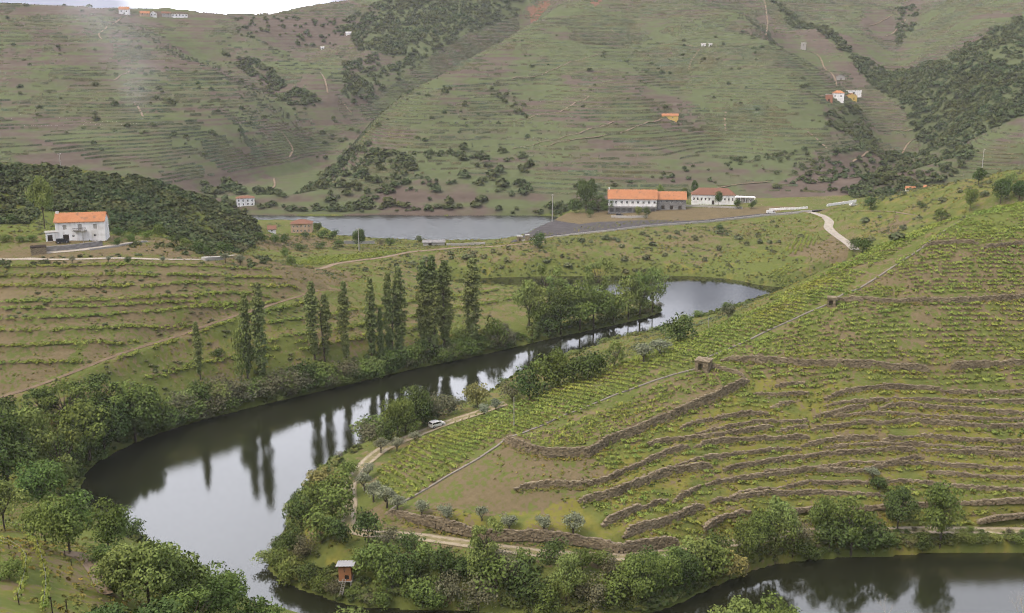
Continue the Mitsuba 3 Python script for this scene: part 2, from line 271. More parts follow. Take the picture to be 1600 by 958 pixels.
# ------------------------------------------------------------------ first ground grids (before roads and terraces are cut in) and sight-line hits
bx, by = np.arange(-460, 471, 2.5), np.arange(-60, 706, 2.5)
BZ = base_height(*(a.ravel() for a in np.meshgrid(bx, by))).reshape(len(by), len(bx))
cx_, cy_ = np.arange(-1300, 1401, 6.0), np.arange(650, 2640, 6.0)
CZ = base_height(*(a.ravel() for a in np.meshgrid(cx_, cy_))).reshape(len(cy_), len(cx_))
def first_z(x, y):
    return np.where(y < 690, resample(bx, by, BZ, x, y), resample(cx_, cy_, CZ, x, y))
STEPS = 70 * 1.0025 ** np.arange(1450)
def hit(px, py, height=first_z):
    """Where sight lines meet the ground (n, 3)."""
    px, py = np.atleast_1d(np.asarray(px, float)), np.atleast_1d(np.asarray(py, float))
    u, fy, fz = sight(px, py)
    x, y, z = u[:, None] * STEPS, fy[:, None] * STEPS, EYE + fz[:, None] * STEPS
    g = height(x.ravel(), y.ravel()).reshape(x.shape)
    below = z < g
    i = np.where(below.any(1), below.argmax(1), len(STEPS) - 1); i = np.maximum(i, 1)
    r = np.arange(len(px)); a0, a1 = (z - g)[r, i - 1], (z - g)[r, i]
    w = np.clip(a0 / np.where(np.abs(a0 - a1) < 1e-9, 1, a0 - a1), 0, 1)
    t = STEPS[i - 1] * (1 - w) + STEPS[i] * w
    return np.stack([u * t, fy * t, EYE + fz * t], -1)
def line_on_ground(pixels, step=2.0, smooth=3):
    """A polyline on the ground, evenly divided and smoothed (n, 3)."""
    q = np.array(pixels, float)
    w = hit(q[:, 0], q[:, 1])[:, :2]
    s = np.r_[0, np.cumsum(np.linalg.norm(np.diff(w, axis=0), axis=1))]
    n = max(4, int(s[-1] / step))
    t = np.linspace(0, s[-1], n)
    xy = np.stack([np.interp(t, s, w[:, k]) for k in (0, 1)], -1)
    for _ in range(smooth):
        xy[1:-1] = 0.25 * xy[:-2] + 0.5 * xy[1:-1] + 0.25 * xy[2:]
    z = first_z(xy[:, 0], xy[:, 1])
    for _ in range(smooth * 4):
        z[1:-1] = 0.25 * z[:-2] + 0.5 * z[1:-1] + 0.25 * z[2:]
    return np.column_stack([xy, np.maximum(z, 0.6)])
def area(pixels):
    w = hit(*np.array(pixels, float).T)[:, :2]
    return Polygon(w).buffer(0)
def in_view(x, y, z, margin=60):
    d = y * CP + (EYE - z) * SP
    px, py = 800 + FOC * x / d, 479 + FOC * ((EYE - z) * CP - y * SP) / d
    return (px > -margin) & (px < 1600 + margin) & (py > -margin) & (py < 958 + margin), px, py, d

# ------------------------------------------------------------------ roads, tracks and terrace walls: their courses
# (name, half width, pixels, material, label, camber lift)
TRACKS = [
 ('dirt_track', 1.7, [(1720,832),(1600,830),(1420,828),(1250,828),(1130,850),(1085,859),(980,873),(860,867),(800,860),(720,848),(650,838),(600,834),(560,836),(543,826),(543,805),(548,785),(543,765),(550,748),(572,722),(600,700),(640,684),(690,664),(740,648),(790,630)], 'track_sand', 'pale two-rut dirt track running round the foot of the terraced spur'),
 ('footpath', 0.9, [(-60,640),(0,622),(60,603),(130,576),(210,546),(300,517),(400,486),(470,463),(520,452)], 'faint_earth', 'pinkish earth path climbing across the left vineyard slope'),
 ('lane', 1.2, [(-80,408),(100,406),(250,406),(340,407),(440,409)], 'road_pale', 'pale lane along the top of the left vineyard below the white house'),
 ('field_track', 1.6, [(440,415),(520,413),(590,404),(640,394),(720,387),(800,383),(850,378)], 'path_earth', 'brown track along the lower edge of the narrow green field'),
 ('main_road', 4.0, [(800,377),(860,370),(950,360),(1060,349),(1190,336),(1270,329.5),(1330,322),(1350,318)], 'asphalt', 'grey asphalt road on the embankment in front of the winery'),
 ('sand_road', 2.4, [(1262,331),(1285,337),(1297,346),(1293,356),(1305,366),(1322,378),(1336,391)], 'road_pale', 'pale sandy road bending down from the main road on the right'),
 ('river_lane', 1.5, [(1330,330),(1400,331),(1500,325)], 'path_earth', 'faint earth lane across the yellow-green slope on the right'),
 ('driveway', 2.2, [(60,396),(100,393),(140,389),(180,384),(228,377)], 'road_pale', 'pale driveway ramp below the white house on the left'),
]
HILL_PATHS = [[(190,28),(175,38),(163,47),(150,55),(160,61)],[(178,125),(190,117),(204,110)],[(210,160),(220,172),(224,182)],[(1193,-5),(1197,15),(1200,35),(1197,56)],[(1255,78),(1272,82),(1285,95),(1295,112),(1305,122),(1307,135)],[(1034,186),(1010,190),(990,200),(960,210),(900,216),(860,226)],
 [(920,150),(905,158),(890,166),(840,180),(800,190)],[(800,122),(860,110),(900,95),(940,85)],[(1134,175),(1131,190),(1135,205)],[(1092,78),(1080,95),(1076,110)],[(1262,205),(1275,215),(1292,232)],[(1330,255),(1370,235),(1420,218),(1460,205)],[(535,157),(540,168),(550,176)],[(440,205),(460,232),(452,246)],[(428,280),(430,292),(420,297)],
 [(500,112),(508,125),(512,145)],[(1350,40),(1385,28),(1405,20)],[(1385,57),(1405,42),(1415,30)],[(950,45),(1040,68),(1100,74),(1160,72),(1200,72)],[(1200,140),(1260,145),(1288,150)],[(800,232),(880,215),(960,190)],[(1100,300),(1150,288),(1200,285)],[(1375,205),(1400,200),(1440,200)]]
# (pixels, height, raggedness)
WALLS = [
 ([(605,806),(650,815),(700,827),(760,842),(830,842),(900,848),(970,862),(1060,852)], 2.6, 0.35, 'retaining wall of pale rubble above the dirt track at the nose of the spur'),
 ([(788,692),(820,706),(855,714),(920,714),(950,694),(1050,654),(1120,624),(1166,598)], 2.7, 0.12, 'tall unbroken grey terrace wall curving round the brown vineyard patch'),
 ([(1168,596),(1150,584),(1125,578),(1100,574)], 1.6, 0.4, 'short crumbling wall joining the tall curved wall to the stone hut'),
 ([(1130,565),(1250,570),(1330,573),(1400,577),(1450,580)], 2.3, 0.35, 'left half of the long terrace wall beside the stone hut'),
 ([(1485,577),(1540,574),(1600,573),(1680,572)], 2.3, 0.35, 'right half of the long terrace wall level with the stone hut'),
 ([(1304,472),(1400,474),(1500,472),(1600,467),(1680,464)], 2.2, 0.2, 'long upper terrace wall starting at the small square hut'),
 ([(1445,386),(1525,381)], 1.9, 0.25, 'topmost terrace wall, left of the little ramp'),
 ([(1536,388),(1600,381),(1680,376)], 1.9, 0.25, 'topmost terrace wall, right of the little ramp'),
 ([(1212,604),(1255,600)], 1.5, 0.6, 'short ruined wall stub right of the tall curved wall'),
 ([(1290,624),(1320,614),(1372,606),(1450,607),(1475,612)], 1.8, 0.4, 'humped wall section under the long terrace wall'),
 ([(1475,613),(1560,615),(1640,613)], 1.5, 0.7, 'low broken wall section at the right edge under the long terrace wall'),
 ([(1065,668),(1110,656),(1170,648),(1200,648)], 1.8, 0.6, 'ragged wall section in the first row below the tall curved wall'),
 ([(1272,654),(1330,640),(1355,636)], 1.9, 0.3, 'sloping wall section of the third terrace row'),
 ([(1374,640),(1402,634),(1440,636)], 1.9, 0.4, 'stub of wall in the middle of the third terrace row'),
 ([(1440,636),(1500,640),(1560,645),(1660,650)], 1.6, 0.7, 'tumbled wall at the right end of the third terrace row'),
 ([(1012,695),(1060,688),(1100,684),(1150,678),(1205,668)], 1.9, 0.45, 'left wall section of the fourth terrace row'),
 ([(1215,674),(1262,666)], 1.6, 0.4, 'second wall section of the fourth terrace row'),
 ([(1270,672),(1330,664),(1370,660)], 1.6, 0.5, 'third wall section of the fourth terrace row'),
 ([(1372,662),(1430,658),(1490,664),(1600,668),(1680,670)], 1.7, 0.6, 'right wall section of the fourth terrace row'),
 ([(806,766),(845,760),(900,760),(945,754),(980,735),(1050,706),(1075,700)], 2.2, 0.45, 'crumbling wall with fallen stones at the left end of the fifth row'),
 ([(1085,698),(1130,690),(1200,686),(1262,684)], 1.8, 0.5, 'middle wall section of the fifth terrace row'),
 ([(1255,697),(1300,688),(1370,684)], 1.9, 0.4, 'wall section with a pale coping in the fifth terrace row'),
 ([(1380,688),(1450,684),(1550,690),(1680,694)], 1.7, 0.5, 'right wall section of the fifth terrace row'),
 ([(906,786),(960,776),(985,764),(1040,742),(1085,734),(1110,730)], 2.3, 0.2, 'straight dark wall rising rightwards, sixth terrace row'),
 ([(1130,735),(1200,722),(1270,712),(1330,708),(1430,703)], 1.8, 0.55, 'middle wall section of the sixth terrace row'),
 ([(1440,704),(1520,708),(1600,712),(1680,714)], 1.7, 0.5, 'right wall section of the sixth terrace row'),
 ([(942,822),(975,808),(1004,794)], 2.3, 0.2, 'lower left stub of the seventh terrace row'),
 ([(1007,794),(1040,784)], 2.1, 0.3, 'second stub of the seventh terrace row'),
 ([(1052,786),(1092,762)], 2.1, 0.25, 'third stub of the seventh terrace row'),
 ([(1105,758),(1180,745),(1260,735),(1350,736),(1400,724),(1440,716)], 1.8, 0.45, 'long middle wall section of the seventh terrace row'),
 ([(1450,738),(1520,744),(1600,748),(1680,750)], 1.5, 0.7, 'tumbled right wall section of the seventh terrace row'),
 ([(976,838),(1030,822),(1068,808),(1098,794)], 2.4, 0.2, 'long dark wall low on the nose of the spur'),
 ([(1110,786),(1150,778),(1200,772),(1290,770),(1380,776)], 1.7, 0.6, 'broken wall in the second lowest terrace row'),
 ([(1102,826),(1135,806)], 2.2, 0.25, 'lowest wall stub beside the dirt track'),
 ([(1140,806),(1170,800)], 1.6, 0.5, 'small wall stub right of the lowest wall stub'),
 ([(1200,800),(1280,796),(1400,792),(1500,786),(1600,784),(1680,784)], 1.6, 0.65, 'tumbled stone wall just above the riverside trees'),
 ([(1530,816),(1600,806),(1680,804)], 1.6, 0.5, 'low wall above the dirt track at the right edge'),
 ([(1178,616),(1230,618),(1262,614)], 1.3, 0.5, 'thin low wall line below the ruined stub right of the curved wall'),
 ([(1290,634),(1420,624),(1560,628),(1680,630)], 1.3, 0.55, 'thin low wall line between the humped wall and the third terrace row'),
 ([(1090,678),(1180,660),(1260,658)], 1.3, 0.5, 'thin low wall line between third and fourth terrace rows, left'),
 ([(1300,650),(1420,648),(1600,656),(1680,658)], 1.3, 0.55, 'thin low wall line between third and fourth terrace rows, right'),
 ([(1000,748),(1100,716),(1200,704),(1250,702)], 1.3, 0.5, 'thin low wall line between fifth and sixth terrace rows, left'),
 ([(1290,699),(1420,694),(1600,702),(1680,704)], 1.3, 0.55, 'thin low wall line between fifth and sixth terrace rows, right'),
 ([(1190,738),(1330,724),(1460,726),(1600,732)], 1.3, 0.55, 'thin low wall line between sixth and seventh terrace rows'),
 ([(1150,771),(1260,755),(1420,752),(1600,766),(1680,768)], 1.3, 0.55, 'thin low wall line below the long seventh terrace row'),
 ([(1205,636),(1240,628)], 1.4, 0.6, 'ruined stub between the humped wall and the tall curved wall'),
]
VINE_ROWS = [([(-60,424),(100,421),(250,420),(420,426)],), ([(-60,438),(100,437),(250,437),(330,436),(440,439)],), ([(-60,456),(120,455),(250,453),(400,452),(470,452)],), ([(-60,480),(80,478),(180,474),(300,470),(420,465)],), ([(-60,492),(60,488),(180,484),(350,480),(440,472)],), ([(-60,510),(60,504),(150,500),(250,493),(380,481)],), ([(-60,527),(60,523),(160,520),(240,517),(300,508)],), ([(-60,551),(40,548),(110,544),(180,540),(215,533)],), ([(-60,578),(30,575),(90,572),(125,568)],),
 ([(190,575),(270,545),(330,525),(420,497),(490,478)],), ([(230,600),(300,580),(370,565),(420,553),(480,540)],), ([(420,512),(500,503),(590,485),(680,468),(780,455)],), ([(425,540),(490,527),(560,515),(640,500),(720,484),(800,470)],), ([(420,565),(480,553),(540,540),(600,530),(700,508)],)]

wall_lines = [line_on_ground(w[0], 0.6, 2) for w in WALLS]
row_lines = [line_on_ground(r[0], 1.0, 6) for r in VINE_ROWS]
track_lines = [line_on_ground(t[2], 2.0, 4) for t in TRACKS]
def uphill(p):
    e = 4.0
    g = np.stack([first_z(p[:, 0] + e, p[:, 1]) - first_z(p[:, 0] - e, p[:, 1]), first_z(p[:, 0], p[:, 1] + e) - first_z(p[:, 0], p[:, 1] - e)], -1)
    t = np.gradient(p[:, :2], axis=0); t /= np.linalg.norm(t, axis=1, keepdims=True) + 1e-9
    nrm = np.stack([-t[:, 1], t[:, 0]], -1)
    return nrm * np.sign((nrm * g).sum(1, keepdims=True).mean() or 1.0)
wall_up = [uphill(p) for p in wall_lines]; row_up = [uphill(p) for p in row_lines]
wall_h = []
for k, (w, p) in enumerate(zip(WALLS, wall_lines)):
    s = np.arange(len(p)) * 0.6
    r = nz(s, s * 0 + 17.0 * k, 4.0, 3, 21)
    h = w[1] * (0.74 if w[1] > 2.25 else 0.52) * (1 - w[2] * np.clip((r - 0.38) * 2.6, 0, 1) * 0.9)
    end = np.minimum(s, s[-1] - s)
    wall_h.append(h * np.clip(0.35 + end / 2.5, 0, 1))

def cut_ground(x, y, z, fine):
    """Levels the roads into the ground and raises the terraces behind the walls and vine rows."""
    q, z0 = np.stack([x, y], -1), z
    if fine:
        for lines, ups, hs, reach in ((wall_lines, wall_up, wall_h, 6.5), (row_lines, row_up, [np.full(len(p), 0.7) for p in row_lines], 6.0)):
            P, U, Hh = np.vstack(lines), np.vstack(ups), np.concatenate(hs)
            d, i = cKDTree(P[:, :2]).query(q, distance_upper_bound=reach + 1)
            ok = np.isfinite(d); i = np.where(ok, i, 0)
            s = ((q - P[i, :2]) * U[i]).sum(1)
            z = z + np.where(ok & (s > 0.05), Hh[i] * np.clip(1 - d / reach, 0, 1), 0)
    for t, p in zip(TRACKS, track_lines):
        d, i = cKDTree(p[:, :2]).query(q, distance_upper_bound=t[1] + 8)
        ok = np.isfinite(d); i = np.where(ok, i, 0)
        w = 1 - smoother(t[1] + 0.6, t[1] + 5.0, np.where(ok, d, 99))
        z = z * (1 - w) + p[i, 2] * w
    return np.where(water_distance(x, y) < 0, np.minimum(z, z0), z)

def spaced(*runs):
    return np.concatenate([np.arange(a, b, s) for a, b, s in runs])
nx = spaced((-450, -70, 2.2), (-70, 215, 0.9), (215, 461, 4.0)); ny = spaced((-60, 155, 4.0), (155, 320, 0.9), (320, 661.5, 1.9))
fx = spaced((-1300, -760, 20), (-760, 960, 4.0), (960, 1400, 20)); fy_ = spaced((650, 1600, 4.0), (1600, 2620, 20))
def grid(xs, ys):
    return tuple(a.ravel() for a in np.meshgrid(xs, ys))
def sheet(xs, ys, z):
    m, n = len(xs), len(ys)
    i = (np.arange(n - 1)[:, None] * m + np.arange(m - 1)).ravel()
    X, Y = grid(xs, ys)
    return np.stack([X, Y, z], -1), np.vstack([np.stack([i, i + 1, i + m + 1], 1), np.stack([i, i + m + 1, i + m], 1)])
def sample(xs, ys, Z, x, y):
    """Bilinear on an unevenly spaced grid."""
    i = np.clip(np.searchsorted(xs, x) - 1, 0, len(xs) - 2); j = np.clip(np.searchsorted(ys, y) - 1, 0, len(ys) - 2)
    u = np.clip((x - xs[i]) / (xs[i + 1] - xs[i]), 0, 1); v = np.clip((y - ys[j]) / (ys[j + 1] - ys[j]), 0, 1)
    return (Z[j, i] * (1 - u) + Z[j, i + 1] * u) * (1 - v) + (Z[j + 1, i] * (1 - u) + Z[j + 1, i + 1] * u) * v

# fields and bare patches: (area, soil share, moss share) on the near ground
PATCHES = [(area([(560,800),(790,690),(1095,570),(1300,472),(1510,340),(1640,290),(1640,850),(980,870),(700,850)]), 0.46, 0.45),
 (area([(640,785),(700,745),(790,690),(850,715),(930,720),(960,750),(900,790),(830,800),(720,800)]), 0.56, 0.45),
 (area([(800,690),(1090,580),(1160,598),(1050,650),(940,690),(900,710)]), 0.58, 0.50),
 (area([(950,715),(1170,600),(1640,610),(1640,830),(1100,850),(960,850),(900,790)]), 0.34, 0.75),
 (area([(620,810),(900,800),(960,835),(900,842),(760,838)]), 0.30, 0.85),
 (area([(1150,560),(1310,480),(1640,470),(1640,570)]), 0.50, 0.30), (area([(1310,462),(1450,390),(1640,385),(1640,465)]), 0.62, 0.20), (area([(1450,375),(1520,345),(1640,300),(1640,375)]), 0.28, 0.30),
 (area([(590,760),(790,680),(1090,560),(1300,465),(1510,335),(1330,400),(1100,515),(740,650),(590,720)]), 0.40, 0.45),
 (area([(-60,408),(440,410),(520,440),(520,452),(400,486),(130,576),(-60,640)]), 0.60, 0.50), (area([(-60,640),(130,578),(400,488),(520,454),(800,450),(820,500),(640,570),(400,630),(260,665),(-60,700)]), 0.42, 0.50),
 (area([(-60,384),(55,384),(75,400),(300,404),(310,392),(250,382),(130,396),(60,398),(-60,404)]), 1.1, 0.0), (area([(400,405),(480,414),(560,430),(540,450),(440,440)]), 0.80, 0.4),
 (area([(445,412),(480,402),(610,392),(640,392),(590,402),(520,412)]), -0.4, 0.0), (area([(600,440),(700,430),(1000,428),(1180,430),(1200,400),(1180,345),(1000,365),(860,380),(700,392),(560,425)]), 0.47, 0.50),
 (area([(1080,430),(1190,432),(1260,425),(1320,410),(1260,390),(1150,385)]), 0.22, 0.45), (area([(1190,432),(1215,445),(1320,412),(1230,412),(1190,418)]), -0.2, 0.0), (area([(1230,400),(1260,385),(1300,370),(1325,385),(1335,405),(1310,410)]), 1.0, 0.0),
 (area([(1340,400),(1330,330),(1400,300),(1640,250),(1640,300),(1500,340),(1400,385)]), 0.36, 0.60), (area([(1370,360),(1400,340),(1425,345),(1400,365)]), 0.9, 0.2),
 (area([(800,352),(950,330),(1250,322),(1200,335),(1000,352),(850,368)]), 0.85, 0.2), (area([(400,385),(470,368),(530,376),(520,384),(430,392)]), 0.8, 0.2), (area([(-60,250),(200,278),(400,335),(400,385),(200,370),(-60,372)]), 0.15, 0.0), (area([(470,825),(520,810),(560,850),(530,910),(480,880)]), 0.4, 0.8), (area([(-40,800),(120,850),(170,900),(150,975),(-40,975)]), 0.45, 0.7)]
FIELDS = [(area([(800,50),(900,25),(1180,10),(1190,70),(1120,100),(1000,110),(880,125),(800,110)]), 0.72, 0), (area([(560,150),(800,55),(800,110),(640,200),(480,260)]), 0.50, 0), (area([(640,200),(800,115),(1000,112),(1250,130),(1290,200),(1100,290),(800,300)]), 0.52, 0), (area([(800,120),(870,100),(900,150),(800,150)]), 0.85, 0),
 (area([(1080,100),(1250,80),(1290,150),(1290,220),(1180,270),(1080,180)]), 0.78, 0), (area([(420,270),(560,190),(600,200),(470,290)]), 0.75, 0), (area([(0,60),(350,60),(480,160),(400,280),(0,250)]), 0.47, 0), (area([(220,40),(400,60),(540,90),(540,140),(420,120)]), 0.62, 0), (area([(0,20),(180,25),(150,120),(60,150)]), 0.62, 0), (area([(400,20),(560,5),(520,45),(420,45)]), 0.05, 0),
 (area([(822,18),(850,-8),(950,-12),(930,10)]), 0.0, 1.0), (area([(1200,20),(1330,60),(1400,110),(1330,120),(1240,50)]), 0.2, 0), (area([(1420,90),(1600,5),(1600,-20),(1450,-20),(1410,60)]), 0.55, 0), (area([(1390,100),(1560,40),(1480,90),(1420,125)]), 0.1, 0), (area([(1520,250),(1600,195),(1640,190),(1640,255),(1560,260)]), 0.3, 0), (area([(400,300),(420,331),(640,331),(830,331),(950,330),(950,290),(800,250),(560,270)]), 0.52, 0), (area([(430,200),(520,190),(660,150),(650,190),(560,215),(480,235),(430,240)]), 0.95, 0), (area([(560,130),(530,140),(545,155),(600,112),(700,70),(790,30),(830,0),(700,-10),(600,0),(560,80),(640,85)]), 1.0, 0), (area([(1205,0),(1260,45),(1340,105),(1420,185),(1440,230),(1490,235),(1600,180),(1600,20),(1500,80),(1440,100),(1380,105),(1330,80),(1240,20)]), 1.0, 0), (area([(1200,300),(1340,320),(1340,270),(1240,270)]), 0.0, 0.0)]
def shares(x, y, patches, base):
    """Two shares per ground point, softened and frayed at the patches' borders."""
    u, v = np.full(len(x), base[0]), np.full(len(x), base[1])
    jx, jy = x + (nz(x, y, 9, 3, 4) - 0.5) * 10, y + (nz(x, y, 9, 3, 6) - 0.5) * 10
    for poly, a, b in patches:
        x0, y0, x1, y1 = poly.bounds
        i = np.nonzero((jx > x0) & (jx < x1) & (jy > y0) & (jy < y1))[0]
        if len(i):
            i = i[shapely.contains_xy(poly, jx[i], jy[i])]; u[i], v[i] = a, b
    return u, v

X, Y = grid(nx, ny)
NZ = cut_ground(X, Y, base_height(X, Y), True)
u, v = shares(X, Y, PATCHES, (0.40, 0.40))
wd = water_distance(X, Y)
u = np.where(wd < 7, np.minimum(u, 0.22), u); u += (nz(X, Y, 30, 3, 12) - 0.5) * 0.25
setting('ground', sheet(nx, ny, NZ), 'ground_cover', 'grassy and bare brown ground of the valley and the vineyard spur', smooth=True, uv=np.stack([u, v], -1))
NZ = NZ.reshape(len(ny), len(nx))
FX, FY = grid(fx, fy_)
def hill_height(x, y):
    z = base_height(x, y)
    step = 4.4
    t = z / step + (nz(x, y, 120, 2, 31) - 0.5) * 1.2
    stair = z + step * (np.floor(t) + smoother(0.55, 1.0, t - np.floor(t)) - t)
    k = 0.6 * np.clip((y - 690) / 40, 0, 1) * np.clip((z - 8) / 10, 0, 1) * smoother(0.3, 0.55, nz(x, y, 160, 2, 33))
    return z * (1 - k) + stair * k
FZ = cut_ground(FX, FY, hill_height(FX, FY), False) - 0.3 * (FY < 661)
u, v = shares(FX, FY, FIELDS, (0.46, 0.0))
plot_at = np.random.default_rng(5).uniform([-800, 660], [1000, 1600], (230, 2)); plot_tree = cKDTree(plot_at); plot_rand = np.random.default_rng(6).random((230, 3))
def plot(x, y):
    """The number of the vineyard plot at a point."""
    return plot_tree.query(np.stack([x + (nz(x, y, 25, 2, 14) - .5) * 14, y + (nz(x, y, 25, 2, 15) - .5) * 14], -1))[1]
u += (plot_rand[plot(FX, FY), 0] - 0.5) * 0.42
setting('hills', sheet(fx, fy_, FZ), 'hill_cover', 'far valley sides with terraced vineyards, brown fields and scrub', smooth=True, uv=np.stack([u, v], -1))
FZ = FZ.reshape(len(fy_), len(fx))
def ground_z(x, y):
    x, y = np.asarray(x, float), np.asarray(y, float)
    return np.where(y < 660, sample(nx, ny, NZ, x, y), sample(fx, fy_, FZ, x, y))
def flat(x0, x1, y0, y1, z):
    return np.array([[x0, y0, z], [x1, y0, z], [x1, y1, z], [x0, y1, z]], float), np.array([[0, 1, 2, 3]])
setting('river', flat(-300, 460, 110, 516, 0.0), 'still_water', 'calm dark river looping round the spur, mirroring the sky')
setting('wide_river', flat(-700, 120, 518, 730, 0.004), 'choppy_water', 'wide grey-blue rippled river behind the isthmus')

def strip(p, half, lift, across=5):
    t = np.gradient(p[:, :2], axis=0); t /= np.linalg.norm(t, axis=1, keepdims=True)
    nrm = np.stack([-t[:, 1], t[:, 0]], -1)
    s = np.linspace(-1, 1, across)
    xy = p[:, None, :2] + nrm[:, None] * (s * half)[None, :, None]
    z = np.maximum(p[:, None, 2] + lift, ground_z(xy[..., 0], xy[..., 1]) + lift * 0.7)
    v = np.concatenate([xy, z[..., None]], -1).reshape(-1, 3)
    n = len(p); i = (np.arange(n - 1)[:, None] * across + np.arange(across - 1)).ravel()
    f = np.vstack([np.stack([i, i + 1, i + across + 1], 1), np.stack([i, i + across + 1, i + across], 1)])
    a = np.r_[0, np.cumsum(np.linalg.norm(np.diff(p[:, :2], axis=0), axis=1))]
    return (v, f), np.stack([np.tile((s + 1) / 2, n), np.repeat(a, across)], -1)
for (name, half, px, m, label), p in zip(TRACKS, track_lines):
    mesh, uv = strip(p, half, 0.10)
    setting(name, mesh, m, label, smooth=True, uv=uv)
ms, at = [], 0
for h in HILL_PATHS:
    p = line_on_ground(h, 5.0, 3); p[:, 2] = ground_z(p[:, 0], p[:, 1])
    mesh, _ = strip(p, 0.8, 0.5, 3)
    setting('hill_path', mesh, 'path_earth', 'thin pale track on the far hillside', smooth=True)

# ------------------------------------------------------------------ terrace walls: rubble stones on an earth core
def stone_block(n, r):
    """n rough blocks with unit extents: vertices (n, 8, 3)."""
    c = np.array([[x, y, z] for x in (-.5, .5) for y in (-.5, .5) for z in (-.5, .5)])
    return c[None] + r.uniform(-0.11, 0.11, (n, 8, 3))
BLOCK_F = np.array([[0,1,3],[0,3,2],[4,6,7],[4,7,5],[0,4,5],[0,5,1],[2,3,7],[2,7,6],[1,5,7],[1,7,3]])
for (pix, height, rag, label), p, up, h in zip(WALLS, wall_lines, wall_up, wall_h):
    t = np.gradient(p[:, :2], axis=0); t /= np.linalg.norm(t, axis=1, keepdims=True)
    base = first_z(p[:, 0], p[:, 1])
    cs, sz, fr = [], [], []
    for k in range(0, len(p)):
        z = -0.3
        while z < h[k]:
            sh = rng.uniform(0.20, 0.36); w = rng.uniform(0.45, 0.95)
            cs.append(np.r_[p[k, :2] + t[k] * rng.uniform(-.3, .3) + up[k] * (0.10 * z - 0.12 + rng.uniform(-.07, .07)), base[k] + z + sh / 2])
            sz.append((w, rng.uniform(0.4, 0.6), sh * 1.08)); fr.append((t[k], up[k])); z += sh
        for _ in range(rng.poisson(0.05 + 0.4 * (h[k] < 0.4 * height))):        # fallen stones at the foot
            q = p[k, :2] - up[k] * rng.uniform(0.3, 2.2) + t[k] * rng.uniform(-.5, .5)
            s_ = rng.uniform(0.15, 0.4); cs.append(np.r_[q, ground_z(*q) + s_ * 0.25]); sz.append((s_ * 1.4, s_, s_ * 0.8)); a = rng.uniform(0, 6.3); fr.append(((math.cos(a), math.sin(a)), (-math.sin(a), math.cos(a))))
    cs, sz, fr = np.array(cs), np.array(sz), np.array(fr)
    b = stone_block(len(cs), rng) * sz[:, None, :]
    v = np.concatenate([b[..., :1] * fr[:, None, 0] + b[..., 1:2] * fr[:, None, 1], b[..., 2:]], -1) + cs[:, None]
    f = BLOCK_F[None] + 8 * np.arange(len(cs))[:, None, None]
    k = thing('terrace_wall', label, 'wall')
    part(k, 'rubble_stones', (v.reshape(-1, 3), f.reshape(-1, 3)), 'stone', kind='stuff')
    core = np.stack([np.c_[p[:, :2] + up * 0.06, base - 0.4], np.c_[p[:, :2] + up * 0.10, base + h * 0.93], np.c_[p[:, :2] + up * 0.75, base + h * 0.93], np.c_[p[:, :2] + up * 1.2, base + h * 0.5]], 1)
    i = (np.arange(len(p) - 1)[:, None] * 4 + np.arange(3)).ravel()
    part(k, 'earth_core', (core.reshape(-1, 3), np.stack([i, i + 4, i + 5, i + 1], 1)), 'stone')

# ------------------------------------------------------------------ plants
def leaves(centres, outward, size, r, spread=0.75):
    """A bent leaf clump of two triangles at each centre, facing more or less outward."""
    n = len(centres)
    nrm = outward / (np.linalg.norm(outward, axis=1, keepdims=True) + 1e-9) + r.normal(0, spread, (n, 3)) * 0.7
    nrm /= np.linalg.norm(nrm, axis=1, keepdims=True)
    a = np.cross(nrm, r.normal(0, 1, (n, 3))); a /= np.linalg.norm(a, axis=1, keepdims=True); b = np.cross(nrm, a)
    s = (size * r.uniform(0.6, 1.3, n))[:, None]
    v = np.stack([centres - a * s, centres - b * s * 0.55 - nrm * s * 0.15, centres + a * s, centres + b * s * 0.55 + nrm * s * 0.15], 1)
    i = np.arange(n) * 4
    return v.reshape(-1, 3), np.vstack([np.stack([i, i + 1, i + 2], 1), np.stack([i, i + 2, i + 3], 1)])
def crown_mesh(r, lobes, per, size, lobe_r, shape, fill=0.35, up_bias=0.25):
    """lobes: number of leaf masses placed by shape(r) -> centre; per: clumps on each."""
    C, O = [], []
    for _ in range(lobes):
        c, k = shape(r)
        rad = lobe_r * k * r.uniform(0.7, 1.25)
        d = r.normal(0, 1, (per, 3)); d /= np.linalg.norm(d, axis=1, keepdims=True)
        d[:, 2] += up_bias; d /= np.linalg.norm(d, axis=1, keepdims=True)
        rr = rad * (1 - fill * r.random(per) ** 2) * (0.85 + 0.3 * r.random(per))
        C.append(c + d * rr[:, None] * [1, 1, 0.82]); O.append(d + [0, 0, 0.25])
    return leaves(np.vstack(C), np.vstack(O), size, r)
def trunk_mesh(r, h, rad, limbs, reach, start=0.45):
    ms = [bar([0, 0, -0.5], [r.normal(0, .03) * h, r.normal(0, .03) * h, h * start], rad, rad * 0.7)]
    for k in range(limbs):
        a = 6.283 * k / limbs + r.uniform(-.4, .4); z0 = h * start * r.uniform(0.6, 1)
        ms.append(bar([0, 0, z0], [math.cos(a) * reach, math.sin(a) * reach, h * r.uniform(0.6, 0.85)], rad * 0.5, rad * 0.12, 5))
    return join(ms)
def prototype(name, crown, leafkey, trunk=None):
    g = {'type': 'shapegroup', 'crown': mikit.ply(crown, leafkey)}
    if trunk is not None: g['trunk'] = mikit.ply(trunk, 'bark')
    scene[name] = g
    PROTO[name] = crown[0] if isinstance(crown, tuple) else crown.vertices
PROTO = {}
def ell(rx, rz, cz, hole=0.35):
    def f(r):
        d = r.normal(0, 1, 3); d /= np.linalg.norm(d)
        q = r.uniform(hole, 1) ** 0.6
        return np.array([d[0] * rx * q, d[1] * rx * q, cz + d[2] * rz * q]), 1.0
    return f
